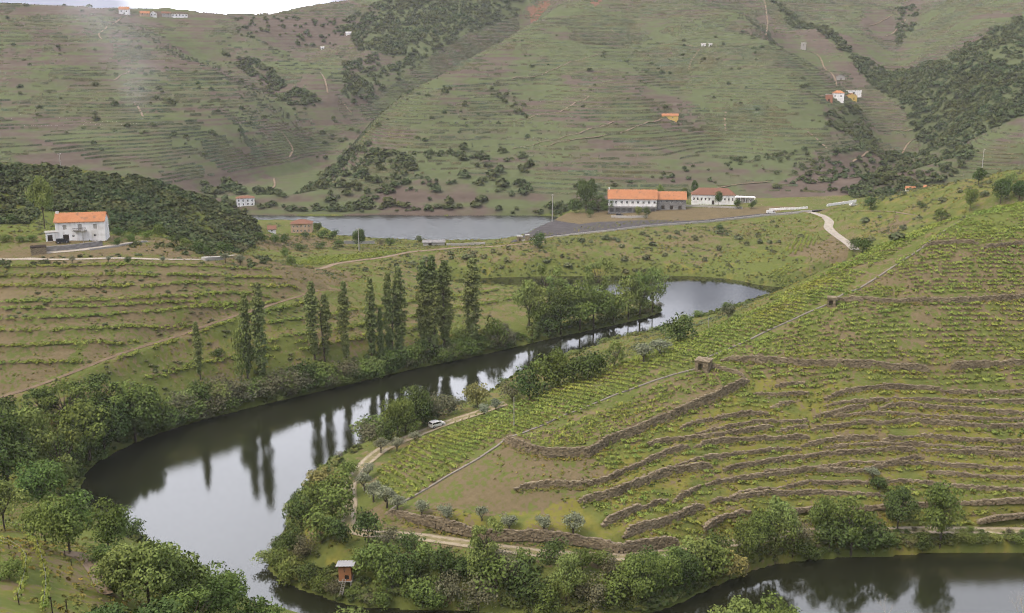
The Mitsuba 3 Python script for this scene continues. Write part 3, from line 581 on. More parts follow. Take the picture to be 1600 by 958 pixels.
def column(h, rmax):
    def f(r):
        t = r.random() ** 0.9
        w = rmax * min(1, 1.5 * t + 0.30) * (1 - t ** 4) ** 0.8
        a = r.uniform(0, 6.283); q = r.uniform(0.15, 0.85)
        return np.array([math.cos(a) * w * q, math.sin(a) * w * q, h * (0.09 + 0.89 * t)]), max(0.5, min(0.55 + 1.2 * t, 1.6 - t))
    return f
# unit plants: height 1 (scaled when placed)
for i in range(3):
    r = np.random.default_rng(50 + i)
    for key, lf in (('mid', 'leaf_mid'), ('dark', 'leaf_dark'), ('light', 'leaf_light')):
        n = {'mid': 26, 'dark': 28, 'light': 22}[key]
        prototype(f'tree_{key}_{i}', crown_mesh(r, n, 150, 0.026, 0.17, ell(0.34, 0.30, 0.60)), lf, trunk_mesh(r, 1, 0.022, 6, 0.26))
        prototype(f'bush_{key}_{i}', crown_mesh(r, 14, 80, 0.042, 0.24, ell(0.40, 0.30, 0.46, 0.2)), lf, trunk_mesh(r, 0.8, 0.02, 4, 0.25))
    prototype(f'bush_grey_{i}', crown_mesh(r, 14, 75, 0.034, 0.26, ell(0.42, 0.30, 0.46, 0.2), fill=0.8), 'leaf_grey', trunk_mesh(r, 0.9, 0.014, 9, 0.35, 0.2))
    prototype(f'bush_yellow_{i}', crown_mesh(r, 14, 80, 0.042, 0.24, ell(0.40, 0.28, 0.46, 0.2)), 'leaf_yellow', trunk_mesh(r, 0.8, 0.02, 4, 0.25))
    prototype(f'olive_{i}', crown_mesh(r, 13, 80, 0.038, 0.19, ell(0.33, 0.20, 0.66, 0.25), fill=0.7), 'leaf_olive', trunk_mesh(r, 1, 0.045, 4, 0.26, 0.35))
    prototype(f'poplar_{i}', crown_mesh(r, 200, 36, 0.0115, 0.036, column(1, 0.074), fill=0.6, up_bias=0.8), 'leaf_poplar', trunk_mesh(r, 0.9, 0.011, 3, 0.03, 0.8))
r = np.random.default_rng(80)
for key, lf in (('mid', 'leaf_mid'), ('dark', 'leaf_dark'), ('light', 'leaf_light')):                    # an open, irregular crown with limbs showing
    prototype(f'tree_{key}_3', crown_mesh(r, 17, 130, 0.026, 0.135, ell(0.36, 0.36, 0.58, 0.6), fill=0.7), lf, trunk_mesh(r, 1, 0.026, 9, 0.30, 0.35))
def pine_shape(r):
    t = r.random() ** 0.8; w = 0.26 * (1 - t) ** 0.7 + 0.03; a = r.uniform(0, 6.283)
    return np.array([math.cos(a) * w, math.sin(a) * w, 0.16 + 0.80 * t]), 1.15 - 0.7 * t
r = np.random.default_rng(90)
prototype('conifer_0', crown_mesh(r, 40, 50, 0.035, 0.09, pine_shape), 'leaf_dark', trunk_mesh(r, 1, 0.02, 3, 0.05, 0.8))

def plant(name, proto, x, y, h, label, category='tree', group=None, wide=1.0, z=None):
    k = key_for(name)
    z = float(np.maximum(ground_z(x, y), 0.1)) - 0.1 if z is None else z
    scene[k] = {'type': 'instance', 'group': {'type': 'ref', 'id': proto}, 'to_world': T().translate([float(x), float(y), z]).rotate([0, 0, 1], float(rng.uniform(0, 360))).scale([float(h * wide * rng.uniform(0.85, 1.2)), float(h * wide * rng.uniform(0.85, 1.2)), float(h * rng.uniform(0.94, 1.06))])}
    labels[k] = {'label': label, 'category': category}
    if group: labels[k]['group'] = group
    return k
def at_base(px, py, top_px):
    """(x, y, height in metres) of a plant whose foot and height the photograph shows."""
    p = hit([px], [py])[0]
    if p[2] < 0.3:                                                # its foot hangs over the water: move to the bank behind
        q = edge_tree.query(p[:2])[1]; p = np.r_[water_edge[q], 0.3]
    d = p[1] * CP + (EYE - p[2]) * SP
    return p[0], p[1], top_px / FOC * d / 0.97
KINDS = {'b': 'tree_mid', 'd': 'tree_dark', 'l': 'tree_light', 'B': 'bush_mid', 'D': 'bush_dark', 'L': 'bush_light', 'g': 'bush_grey', 'y': 'bush_yellow', 'o': 'olive', 'p': 'poplar', 'c': 'conifer'}
LOOKS = {'b': 'mid-green broadleaf tree', 'd': 'dark green broadleaf tree', 'l': 'light green feathery tree', 'B': 'mid-green rounded bush', 'D': 'dark green rounded bush', 'L': 'light green loose bush', 'g': 'grey-brown twiggy bush', 'y': 'yellowish green bush', 'o': 'silvery olive tree', 'p': 'tall slender poplar', 'c': 'tall dark conifer'}
NAMES = {'b': 'broadleaf_tree', 'd': 'broadleaf_tree', 'l': 'broadleaf_tree', 'B': 'bush', 'D': 'bush', 'L': 'bush', 'g': 'bush', 'y': 'bush', 'o': 'olive_tree', 'p': 'poplar_tree', 'c': 'conifer'}
# clump description -> [(x, foot y, height in px, kind, width factor)]
CLUMPS = {
 'in the far bank row': [(312,593,94,'p',1.12),(389,595,136,'p',1.06),(411,605,168,'p',1.12),(491,565,120,'p',1.12),(511,565,112,'p',1.12),(541,569,134,'p',1.18),(582,563,132,'p',1.12),(596,565,85,'p',1.12),(609,563,136,'p',1.06),(625,561,141,'p',1.23),(663,555,147,'p',1.23),(677,557,154,'p',1.18),(696,551,141,'p',1.18),(739,547,141,'p',1.34)],
 'on the left bank below the poplars': [(288,648,44,'g',1.1),(318,640,48,'D',1.0),(345,632,50,'g',1.1),(372,626,44,'g',1.2),(398,620,40,'B',1.0),(432,618,46,'g',1.1),(458,614,46,'g',1.2),(484,608,52,'D',0.95),(508,604,46,'B',1.0),(540,598,42,'g',1.2),(556,600,30,'L',0.8),(575,592,34,'B',1.1),(610,584,26,'D',1.2),(650,576,26,'B',1.2),(700,566,26,'D',1.2),(735,558,30,'B',1.2),(378,592,100,'L',0.30),(395,560,20,'D',1.2),(340,560,16,'D',1.3)],
 'on the wooded point at the bend': [(775,545,56,'B',0.75),(826,512,74,'l',0.8),(856,478,74,'l',0.85),(846,520,56,'b',0.9),(880,524,78,'d',0.8),(905,520,80,'b',0.85),(930,516,74,'b',0.85),(936,468,70,'l',0.8),(958,506,64,'B',0.8),(982,500,70,'l',0.8),(1000,496,72,'b',0.8),(1019,490,70,'l',0.75),(862,534,40,'D',1.2),(800,545,34,'g',1.0)],
 'in the left bank tree mass': [(68,655,56,'d',1.2),(105,672,86,'b',1.0),(150,670,92,'d',1.05),(185,690,98,'b',1.0),(140,725,110,'b',1.0),(180,722,96,'d',1.1),(225,700,96,'b',1.0),(248,690,70,'B',0.9),(20,690,70,'d',1.1),(215,665,70,'b',1.0)],
 'in front at the left edge': [(52,760,134,'l',0.62),(100,770,112,'l',0.7),(18,780,130,'d',0.9),(70,800,90,'b',1.0),(8,830,76,'l',0.9),(-20,720,90,'b',1.0),(28,720,80,'d',0.8),(115,745,90,'d',0.8)],
 'on the near left bank': [(110,868,112,'b',0.85),(72,850,80,'b',0.9),(172,870,92,'b',0.8),(205,842,40,'D',1.0),(155,888,44,'B',1.0),(235,960,130,'l',0.85),(190,940,96,'l',0.9),(290,975,128,'l',0.85),(255,900,60,'L',1.0),(335,985,110,'b',0.95),(300,1010,90,'b',1.2),(230,1010,96,'D',1.1),(160,985,60,'D',1.1),(390,1000,84,'B',1.0),(360,965,70,'l',1.0),(415,985,50,'B',1.1),(265,930,80,'l',1.0),(425,1000,46,'L',1.0),(175,925,40,'D',1.0),(15,905,40,'B',1.2),(540,1010,66,'L',1.1),(580,1015,60,'L',1.0)],
 'at the bottom edge right of centre': [(1150,1030,106,'l',0.8),(1205,1040,116,'b',0.85),(1238,1040,84,'l',0.9)],
 'by the parked white car': [(622,684,62,'b',0.9),(648,672,66,'d',0.9),(676,655,50,'g',1.0),(606,692,40,'D',1.0),(634,680,44,'B',1.1),(702,650,44,'g',1.0),(746,640,50,'y',0.85),(662,664,36,'D',1.1)],
 'behind the spur skyline': [(828,625,62,'D',0.9),(850,612,72,'B',0.75),(872,606,64,'b',0.8),(895,600,60,'D',0.95),(918,596,54,'D',1.0),(862,560,22,'l',1.0),(961,575,48,'l',0.75),(1058,535,50,'D',0.95),(1138,500,34,'g',0.9),(1005,566,30,'o',1.6),(1030,556,26,'o',1.6),(800,625,40,'g',1.0)],
 'on the tip of the spur': [(505,770,52,'y',1.0),(530,775,50,'B',1.0),(492,795,56,'B',1.0),(520,815,66,'B',0.95),(470,830,56,'D',0.9),(500,845,60,'B',0.95),(530,850,58,'D',0.85),(452,862,44,'D',0.9),(478,872,46,'g',0.9),(437,892,40,'B',0.9),(455,912,40,'B',1.0),(480,915,42,'D',0.9),(505,925,40,'B',1.0),(576,848,58,'D',0.9),(604,856,44,'g',0.9),(588,900,76,'B',0.8),(562,880,30,'B',0.9),(462,800,40,'D',0.9),(545,745,36,'B',1.0),(525,935,38,'g',1.0)],
 'in the thicket below the track': [(612,925,66,'B',0.8),(638,905,58,'D',0.9),(655,945,66,'B',0.9),(690,905,58,'D',0.9),(640,862,36,'D',1.0),(700,940,60,'g',0.95),(745,955,64,'g',1.0),(762,885,84,'l',0.75),(745,900,60,'L',0.8),(775,930,76,'B',0.9),(800,905,50,'g',0.9),(825,940,76,'D',0.85),(862,885,50,'D',0.95),(884,945,86,'l',0.72),(910,900,50,'b',0.8),(850,960,56,'B',0.9),(925,950,62,'g',0.95),(960,940,62,'B',0.9),(950,900,40,'g',0.9),(1000,945,86,'b',0.85),(985,915,50,'B',1.0),(1035,935,84,'b',0.85),(1070,930,82,'d',0.85),(1105,905,70,'B',0.9),(1140,905,70,'y',0.85),(1125,880,44,'D',1.0),(1168,890,80,'b',0.8),(720,905,44,'D',1.0),(668,880,40,'B',1.0),(780,888,36,'g',1.0),(818,892,40,'B',1.0),(938,888,34,'B',1.1),(1015,900,44,'D',1.0),(1052,892,44,'B',1.0),(680,960,46,'B',1.1),(1080,895,56,'L',0.9)],
 'along the lower right bank': [(1212,876,104,'l',0.6),(1190,880,70,'b',0.8),(1240,868,60,'g',0.9),(1282,850,64,'b',0.8),(1300,874,60,'D',1.0),(1330,878,98,'b',0.8),(1355,870,74,'D',0.85),(1312,830,58,'l',0.7),(1278,818,40,'B',0.9),(1403,832,78,'d',0.8),(1472,874,98,'b',0.72),(1245,882,40,'B',1.1),(1265,880,36,'D',1.1),(1520,868,20,'B',1.2),(1560,868,20,'L',1.2),(1450,872,34,'D',1.0),(1500,868,30,'L',0.9),(1540,868,22,'D',1.1),(1585,866,20,'B',1.1),(1420,868,24,'g',1.0),(1380,872,36,'D',1.0),(1610,866,20,'D',1.1)],
 'standing alone on the lower terraces': [(1370,768,30,'D',0.9),(1362,752,24,'o',1.2)],
 'in the line along the dirt track': [(568,765,32,'o',1.1),(584,783,34,'o',1.1),(603,796,36,'o',1.1),(622,806,26,'o',1.1),(659,812,30,'o',1.0),(698,820,34,'o',1.15),(752,818,26,'o',1.0),(795,832,30,'o',1.1),(850,838,34,'o',0.95),(896,840,38,'o',1.15),(575,745,26,'o',1.1),(596,708,26,'o',1.2),(620,704,24,'o',1.2),(648,692,22,'o',1.2),(757,652,24,'o',1.2),(775,640,22,'o',1.1)],
 'on the slope behind the spur': [(1528,290,28,'d',0.85),(1563,318,44,'d',0.75),(1592,312,32,'d',0.9),(1515,330,38,'b',0.7),(1348,398,30,'D',1.0),(1335,400,24,'D',1.0),(1470,345,20,'D',1.1),(1360,326,24,'D',1.0),(1580,285,20,'L',1.0),(1440,325,14,'D',1.1)],
 'between the winery and the road': [(915,332,54,'d',0.62),(900,333,24,'D',0.9),(934,332,28,'d',1.1),(950,334,24,'d',1.1),(922,340,14,'D',1.1),(998,338,18,'L',0.8),(1010,342,20,'D',0.7),(1030,312,22,'b',0.7),(1070,318,26,'d',0.8),(1085,308,28,'d',0.55),(1092,312,18,'D',0.8),(1122,322,22,'d',0.6),(1152,326,16,'D',0.9),(1175,326,16,'D',0.8),(1124,362,16,'D',0.9),(840,388,30,'D',0.85),(848,372,12,'D',1.0)],
 'round the isthmus houses': [(561,388,34,'d',0.75),(497,364,18,'d',0.9),(430,382,22,'B',0.8),(445,380,18,'D',1.0),(478,374,14,'D',1.2),(505,372,16,'D',1.3),(520,374,18,'D',1.1),(410,376,16,'D',1.2),(445,402,18,'B',1.0),(470,392,14,'D',1.3),(500,388,12,'D',1.6),(530,386,12,'D',1.6),(456,418,20,'B',0.8),(595,384,14,'g',1.1),(610,384,14,'D',1.1),(656,378,12,'D',1.0)],
 'near the white house on the left': [(70,358,78,'l',0.5),(20,350,16,'D',1.1),(188,368,14,'D',1.5),(212,366,14,'D',1.5),(205,376,14,'B',1.2),(182,384,14,'D',1.2),(230,374,18,'B',1.2),(247,370,22,'B',1.0),(275,384,22,'D',1.0),(290,388,20,'B',1.0),(312,396,22,'D',0.9),(325,400,18,'D',0.8),(10,378,14,'B',1.6),(30,378,12,'B',1.6),(50,378,14,'B',1.4),(114,414,14,'o',1.0),(170,412,12,'o',1.0),(200,414,14,'D',0.9),(255,412,12,'o',1.0),(352,412,16,'o',1.0),(376,414,16,'o',1.1),(352,402,26,'D',1.0),(380,396,20,'g',1.0)],
}
for where, items in CLUMPS.items():
    rows = {}
    for it in sorted(items): rows.setdefault(it[3], []).append(it)
    for kind, its in rows.items():
        for n, (px, py, hp, kd, wide) in enumerate(its):
            x, y, h = at_base(px, py, hp)
            lab = f'{LOOKS[kd]} {where}' if len(its) == 1 else f'{LOOKS[kd]} {where}, {WORDS[n]} such from left'
            nv = 1 if kd == 'c' else 4 if kd in 'bdl' else 3
            plant(NAMES[kd], f'{KINDS[kd]}_{rng.integers(nv)}', x, y, h, lab, 'tree' if kd in 'bdlopc' else 'bush', wide=wide)

# low scrub along the banks, thick enough to hide the waterline
quota = {'left': [130, 3.2, 7.5], 'right': [60, 0.8, 1.7], 'tip': [70, 1.8, 4.0], 'far': [40, 0.7, 1.5]}
for k in np.concatenate([rng.permutation(len(water_edge)) for _ in range(4)]):
    q = water_edge[k] + rng.normal(0, 2.0, 2)
    wd_ = float(water_distance(q[:1], q[1:])[0])
    if wd_ < 0.1 or q[1] > 470: continue
    z = float(ground_z(*q)); ok, px, py, d = in_view(q[0], q[1], z, 15)
    if not ok or d < 60: continue
    side = 'far' if py < 480 else 'left' if px < 800 and py < 690 and q[1] > 235 and px + (py - 560) * 1.2 < 800 else 'right' if px > 1000 and py > 820 else 'tip'
    if quota[side][0] == 0: continue
    quota[side][0] -= 1
    kd = rng.choice(list('BDgLgBg' if side == 'left' else 'BDgLB'))
    plant('bank_shrub', f'{KINDS[kd]}_{rng.integers(3)}', *q, rng.uniform(*quota[side][1:]), 'low shrub in the tangled fringe along the waterline', 'shrub', 'shrubs along the waterline', wide=rng.uniform(1.1, 1.7))
print('shrubs left over', {k: v[0] for k, v in quota.items()})

# ------------------------------------------------------------------ vines, tufts and scrub
def scatter_mesh(protos, pos, yaw, scale, pick):
    """One mesh of copies of small meshes."""
    V, F, at = [], [], 0
    for k, (pv, pf) in enumerate(protos):
        i = np.nonzero(pick == k)[0]
        if not len(i): continue
        c, s = np.cos(yaw[i]), np.sin(yaw[i])
        R = np.zeros((len(i), 3, 3)); R[:, 0, 0] = c; R[:, 0, 1] = -s; R[:, 1, 0] = s; R[:, 1, 1] = c; R[:, 2, 2] = 1
        sc = scale[i] if scale.ndim == 2 else np.repeat(scale[i][:, None], 3, 1)
        v = np.einsum('nij,nvj->nvi', R, pv[None] * sc[:, None]) + pos[i][:, None]
        V.append(v.reshape(-1, 3)); F.append((pf[None] + (at + np.arange(len(i)) * len(pv))[:, None, None]).reshape(-1, 3)); at += v.shape[0] * v.shape[1]
    return np.vstack(V), np.vstack(F)
def small_plant(seed, n, size, rx, rz, cz, spread=0.9):
    r = np.random.default_rng(seed)
    d = r.normal(0, 1, (n, 3)); d /= np.linalg.norm(d, axis=1, keepdims=True); d[:, 2] = np.abs(d[:, 2]) * 0.9 + d[:, 2] * 0.1
    return leaves(d * [rx, rx, rz] * r.uniform(0.5, 1, (n, 1)) + [0, 0, cz], d + [0, 0, 0.4], size, r, spread)
VINES = [small_plant(200 + i, 18, 0.28, 0.62, 0.45, 0.46) for i in range(4)]
TUFTS = [small_plant(300 + i, 5, 0.22, 0.28, 0.12, 0.08, 0.6) for i in range(3)]
SCRUBS = [small_plant(400 + i, 46, 0.24, 0.50, 0.62, 0.30, 0.6) for i in range(4)]
def jittered(poly, step, angle=0.0, along=None, jit=0.35):
    """A jittered lattice inside a polygon."""
    along = along or step
    c = np.array(poly.centroid.coords[0]); R = max(poly.bounds[2] - poly.bounds[0], poly.bounds[3] - poly.bounds[1])
    a, b = np.meshgrid(np.arange(-R, R, along), np.arange(-R, R, step))
    a, b = a + rng.uniform(-jit, jit, a.shape) * along, b + rng.uniform(-jit, jit, b.shape) * step * 0.45
    x, y = c[0] + a * math.cos(angle) - b * math.sin(angle), c[1] + a * math.sin(angle) + b * math.cos(angle)
    x, y = x.ravel(), y.ravel(); i = shapely.contains_xy(poly, x, y)
    return x[i], y[i]
off_track = lambda x, y, m=0.4: np.all([cKDTree(p[:, :2]).query(np.stack([x, y], -1))[0] > t[1] + m for t, p in zip(TRACKS, track_lines)], axis=0)
allwalls = cKDTree(np.vstack(wall_lines)[:, :2])
off_wall = lambda x, y, m=0.9: allwalls.query(np.stack([x, y], -1))[0] > m
FACE = area([(800,690),(1090,580),(1110,560),(1300,475),(1400,412),(1505,345),(1680,300),(1680,815),(1250,815),(1100,835),(985,850),(930,800),(900,760),(930,720),(850,712)])
FLANK = area([(590,770),(625,790),(790,684),(1088,568),(1296,468),(1500,342),(1500,338),(1340,403),(1222,460),(1100,520),(900,595),(745,652),(650,690),(590,735)])
g0 = hit([1300, 790], [472, 688]); ridge_dir = math.atan2(g0[0, 1] - g0[1, 1], g0[0, 0] - g0[1, 0])
pos = []
x, y = jittered(FACE, 1.75, 0.06, 1.0, 0.3)
k = nz(x, y, 7, 3, 40); lower = np.array(shapely.contains_xy(area([(950,715),(1170,600),(1640,610),(1640,830),(1100,850),(960,850),(900,790)]), x, y))
keep = np.where(lower, k > 0.34, k > 0.28) & off_track(x, y) & off_wall(x, y) & (rng.random(len(x)) < 0.85); pos.append(np.stack([x[keep], y[keep]], -1))
x, y = jittered(FLANK, 1.9, ridge_dir + math.pi / 2, 0.85, 0.22)
keep = off_track(x, y, 1.0) & (rng.random(len(x)) < 0.9) & (nz(x, y, 9, 2, 44) > 0.2); pos.append(np.stack([x[keep], y[keep]], -1))
for poly, ang, row in ((area([(448,412),(485,403),(615,393),(640,393),(590,402),(520,412)]), 0.4, 1.8), (area([(1192,431),(1215,445),(1318,413),(1232,413)]), 0.9, 2.2), (area([(1225,390),(1255,362),(1280,380),(1240,400)]), 1.2, 2.4)):
    x, y = jittered(poly, row, ang, 0.9, 0.2); pos.append(np.stack([x, y], -1))
pos = np.vstack(pos); z = ground_z(pos[:, 0], pos[:, 1]); ok, px, py, dep = in_view(pos[:, 0], pos[:, 1], z, 90)
pos, z, px, py, dep = pos[ok], z[ok], px[ok], py[ok], dep[ok]
pos = np.column_stack([pos, z - 0.05]); yaw = rng.uniform(0, 6.283, len(pos)); sc = rng.uniform(0.65, 1.25, len(pos)); pick = rng.integers(0, 4, len(pos))
print('vines', len(pos))
seen = (px > 5) & (px < 1595) & (py > 0) & (py < 950)
order = np.argsort(np.where(seen, dep / sc, 1e9))[:300]
for i in range(4): scene[f'vine_plant_{i}'] = {'type': 'shapegroup', 'vine': mikit.ply(VINES[i], 'leaf_vine')}
for i in order:
    k = key_for('vine')
    scene[k] = {'type': 'instance', 'group': {'type': 'ref', 'id': f'vine_plant_{pick[i]}'}, 'to_world': T().translate(pos[i].tolist()).rotate([0, 0, 1], math.degrees(yaw[i])).scale(float(sc[i]))}
    labels[k] = {'label': 'bright green young vine among the nearest rows on the lower spur', 'category': 'vine', 'group': 'vines on the lower spur'}
rest = np.ones(len(pos), bool); rest[order] = False
setting('vineyard', scatter_mesh(VINES, pos[rest], yaw[rest], sc[rest], pick[rest]), 'leaf_vine', 'bright green young vines in rows over the whole spur and the small fields', kind='stuff')
for (pix,), p in zip(VINE_ROWS, row_lines):                         # the rows of the left slope, one hedge each
    n = len(p) * 3; i = rng.integers(0, len(p), n); q = p[i, :2] + rng.normal(0, 0.28, (n, 2)) + row_up[VINE_ROWS.index((pix,))][i] * 0.8
    gaps = nz(q[:, 0], q[:, 1], 9, 2, 70) > 0.26; q = q[gaps]; n = len(q)
    j_ = VINE_ROWS.index((pix,))
    k = thing('vine_row', f'green vine row above the left slope path, {WORDS[j_]} from the top' if j_ < 9 else f'green vine row below the left slope path, {WORDS[j_ - 9]} of five by height', 'vine row', 'vine rows on the left river slope')
    part(k, 'foliage', scatter_mesh(VINES, np.column_stack([q, ground_z(q[:, 0], q[:, 1])]), rng.uniform(0, 6.3, n), rng.uniform(0.65, 1.15, n), rng.integers(0, 4, n)), 'leaf_vine', kind='stuff')

# grass tufts and weeds over the near ground
tx, ty = rng.uniform(-330, 330, 90000), 95 + 470 * rng.random(90000) ** 1.5
tz = ground_z(tx, ty); ok, px, py, d = in_view(tx, ty, tz, 30)
ok &= (water_distance(tx, ty) > 0.8) & (nz(tx, ty, 14, 3, 51) > 0.42); tx, ty, tz = tx[ok], ty[ok], tz[ok]
wf = np.vstack([p[:, :2] - up * rng.uniform(0.3, 1.3, (len(p), 1)) for p, up in zip(wall_lines, wall_up) for _ in range(3)]); wf = wf[rng.random(len(wf)) < 0.75]
tx, ty = np.r_[tx, wf[:, 0]], np.r_[ty, wf[:, 1]]; tz = ground_z(tx, ty)
ok = off_track(tx, ty, 0.2); tx, ty, tz = tx[ok], ty[ok], tz[ok]
print('tufts', len(tx))
setting('grass_tufts', scatter_mesh(TUFTS, np.stack([tx, ty, tz], -1), rng.uniform(0, 6.3, len(tx)), rng.uniform(0.6, 1.7, len(tx)) * np.where(ty > 400, 1.5, 1), rng.integers(0, 3, len(tx))), 'grass_blades', 'tufts of yellow-green grass and weeds on the near slopes', kind='stuff')

# coarse weeds and low scrub mottling the middle slopes
wq = np.column_stack([rng.uniform(-260, 260, 60000), rng.uniform(245, 600, 60000)]); wz = ground_z(wq[:, 0], wq[:, 1])
ok = in_view(wq[:, 0], wq[:, 1], wz, 20)[0] & (water_distance(wq[:, 0], wq[:, 1]) > 2) & (nz(wq[:, 0], wq[:, 1], 11, 3, 91) > 0.53) & ~shapely.contains_xy(FACE, wq[:, 0], wq[:, 1]) & ~shapely.contains_xy(FLANK, wq[:, 0], wq[:, 1])
for poly_ in (area([(448,412),(485,403),(615,393),(640,393),(590,402),(520,412)]), area([(-60,384),(55,384),(75,400),(300,404),(310,392),(250,372),(60,372),(-60,372)]), area([(800,375),(830,345),(1250,318),(1350,316),(1340,400),(1220,405),(1190,345),(860,374)])): ok &= ~shapely.contains_xy(poly_, wq[:, 0], wq[:, 1])
wq, wz = wq[ok], wz[ok]; ok = off_track(wq[:, 0], wq[:, 1], 0.8); wq, wz = wq[ok], wz[ok]
ws = rng.uniform(0.3, 0.95, len(wq))
setting('weeds', scatter_mesh(TUFTS + SCRUBS[:1], np.column_stack([wq, wz - 0.05]), rng.uniform(0, 6.3, len(wq)), np.stack([ws * 2.0, ws * 2.0, ws], -1), rng.integers(0, 4, len(wq))), 'leaf_slope', 'coarse weeds and low scrub mottling the slopes beyond the river', kind='stuff')
print('weeds', len(wq))

# brambles and reeds between the bank shrubs
bq = water_edge[rng.integers(0, len(water_edge), 16000)] + rng.normal(0, 4.5, (16000, 2))
low_right = water_edge[(water_edge[:, 0] > 20) & (water_edge[:, 0] < 130) & (water_edge[:, 1] > 165) & (water_edge[:, 1] < 235)]
bq = np.vstack([bq, low_right[rng.integers(0, len(low_right), 2500)] + rng.normal(0, 2.6, (2500, 2))])
bd = water_distance(bq[:, 0], bq[:, 1]); bz = ground_z(bq[:, 0], bq[:, 1]); ok = in_view(bq[:, 0], bq[:, 1], bz, 20)[0] & (bd > 0.1) & (bd < 9) & (bq[:, 1] < 480) & (rng.random(len(bq)) > 0.75 * (bd / 9)) & off_track(bq[:, 0], bq[:, 1], 1.0)
far_side = (bq[:, 1] > 425); bq, bz, far_side = bq[ok], bz[ok], far_side[ok]
bs = rng.uniform(0.7, 2.0, len(bq)) * np.where(far_side, 0.5, np.where((bq[:, 0] > 40) & (bq[:, 1] < 240), 0.72, 1.0))
setting('bank_undergrowth', scatter_mesh(SCRUBS, np.column_stack([bq, bz - 0.1]), rng.uniform(0, 6.3, len(bq)), np.stack([bs * 1.3, bs * 1.3, bs], -1), rng.integers(0, 4, len(bq))), 'leaf_bank', 'brambles and rough undergrowth covering the river banks', kind='stuff')
print('undergrowth', len(bq))

# hillside scrub: (area, bushes, smallest and largest height, individually named)
SCRUB = [
 (area([(-40,262),(60,262),(200,284),(300,306),(385,336),(405,372),(380,392),(330,388),(260,366),(172,362),(172,335),(60,330),(50,350),(-40,352)]), 4600, 1.5, 4.2, None),
 (area([(430,320),(640,326),(830,322),(830,240),(740,228),(620,240),(520,260),(470,300)]), 340, 3.0, 8.0, ('hillside_tree', 'dark round tree scattered on the slope above the far river bank', 'trees scattered above the far river bank')),
 (area([(420,210),(540,170),(720,130),(830,150),(830,230),(640,225),(500,260)]), 90, 2.5, 5.5, ('hillside_bush', 'small dark bush dotted over the middle hillside', 'bushes dotted over the far hillside')),
 (area([(560,125),(530,140),(545,155),(600,112),(700,70),(790,30),(830,0),(700,-10),(600,0),(540,30),(560,80),(640,85)]), 1500, 3, 7, None),
 (area([(345,80),(400,95),(500,160),(485,170),(430,160),(420,140),(360,100)]), 260, 3, 7, None),
 (area([(1205,0),(1260,45),(1340,105),(1420,185),(1440,230),(1490,235),(1600,180),(1600,105),(1500,92),(1440,100),(1380,105),(1330,80),(1240,20)]), 1700, 3, 7, None),
 (area([(1480,85),(1600,22),(1640,20),(1640,110),(1500,95)]), 420, 3, 6, None), (area([(1270,190),(1340,170),(1440,240),(1520,240),(1500,270),(1330,310),(1380,240)]), 650, 2.5, 6.5, None),
 (area([(1300,235),(1460,215),(1530,240),(1480,280),(1330,305),(1240,290)]), 260, 2.5, 6, None), (area([(370,30),(560,25),(560,50),(620,60),(620,70),(500,70),(370,62)]), 130, 3, 6, None),
 (area([(30,12),(180,10),(180,24),(0,28)]), 60, 3, 6, None), (area([(1400,8),(1440,10),(1420,60),(1400,75)]), 120, 3, 6, None), (area([(830,300),(1000,280),(1200,240),(1320,230),(1300,300),(1190,300),(950,300)]), 110, 2.0, 4.5, ('hillside_bush', 'small dark bush dotted over the middle hillside', 'bushes dotted over the far hillside')),
 (area([(20,60),(400,80),(420,200),(380,270),(20,240)]), 90, 2.5, 6, ('hillside_bush', 'small dark bush dotted over the middle hillside', 'bushes dotted over the far hillside')), (area([(830,220),(1280,190),(1280,100),(800,60),(760,140)]), 110, 2, 5, ('hillside_bush', 'small dark bush dotted over the middle hillside', 'bushes dotted over the far hillside')),
 (area([(560,425),(700,392),(860,382),(1000,366),(1190,346),(1250,345),(1260,380),(1200,400),(1160,425),(1000,426),(700,430)]), 120, 1.0, 3.6, ('slope_bush', 'small grey-green bush on the flowery slope below the main road', 'bushes on the slope below the main road')),
 (area([(1340,392),(1335,332),(1400,303),(1600,262),(1600,300),(1500,335),(1400,380)]), 110, 1.5, 4.0, ('meadow_bush', 'small bush on the yellow-green slope behind the spur', 'bushes on the slope behind the spur')),
 (area([(400,300),(440,300),(440,325),(410,328)]), 30, 4, 8, None), (area([(405,318),(640,322),(850,322),(950,318),(950,331),(850,333),(640,331),(405,332)]), 240, 2, 5.5, None), (area([(535,100),(640,70),(660,95),(560,165),(535,160)]), 200, 3, 6.5, None), (area([(300,285),(370,285),(385,305),(330,305)]), 30, 5, 9, None), (area([(-40,411),(440,412),(420,424),(200,418),(-40,424)]), 170, 0.8, 2.4, None),
]
for i in range(4):
    scene[f'scrub_plant_{i}'] = {'type': 'shapegroup', 'bush': mikit.ply(SCRUBS[i], 'leaf_scrub')}
    scene[f'slope_plant_{i}'] = {'type': 'shapegroup', 'bush': mikit.ply(SCRUBS[i], 'leaf_slope')}
ap, ay, asc, apk = [], [], [], []
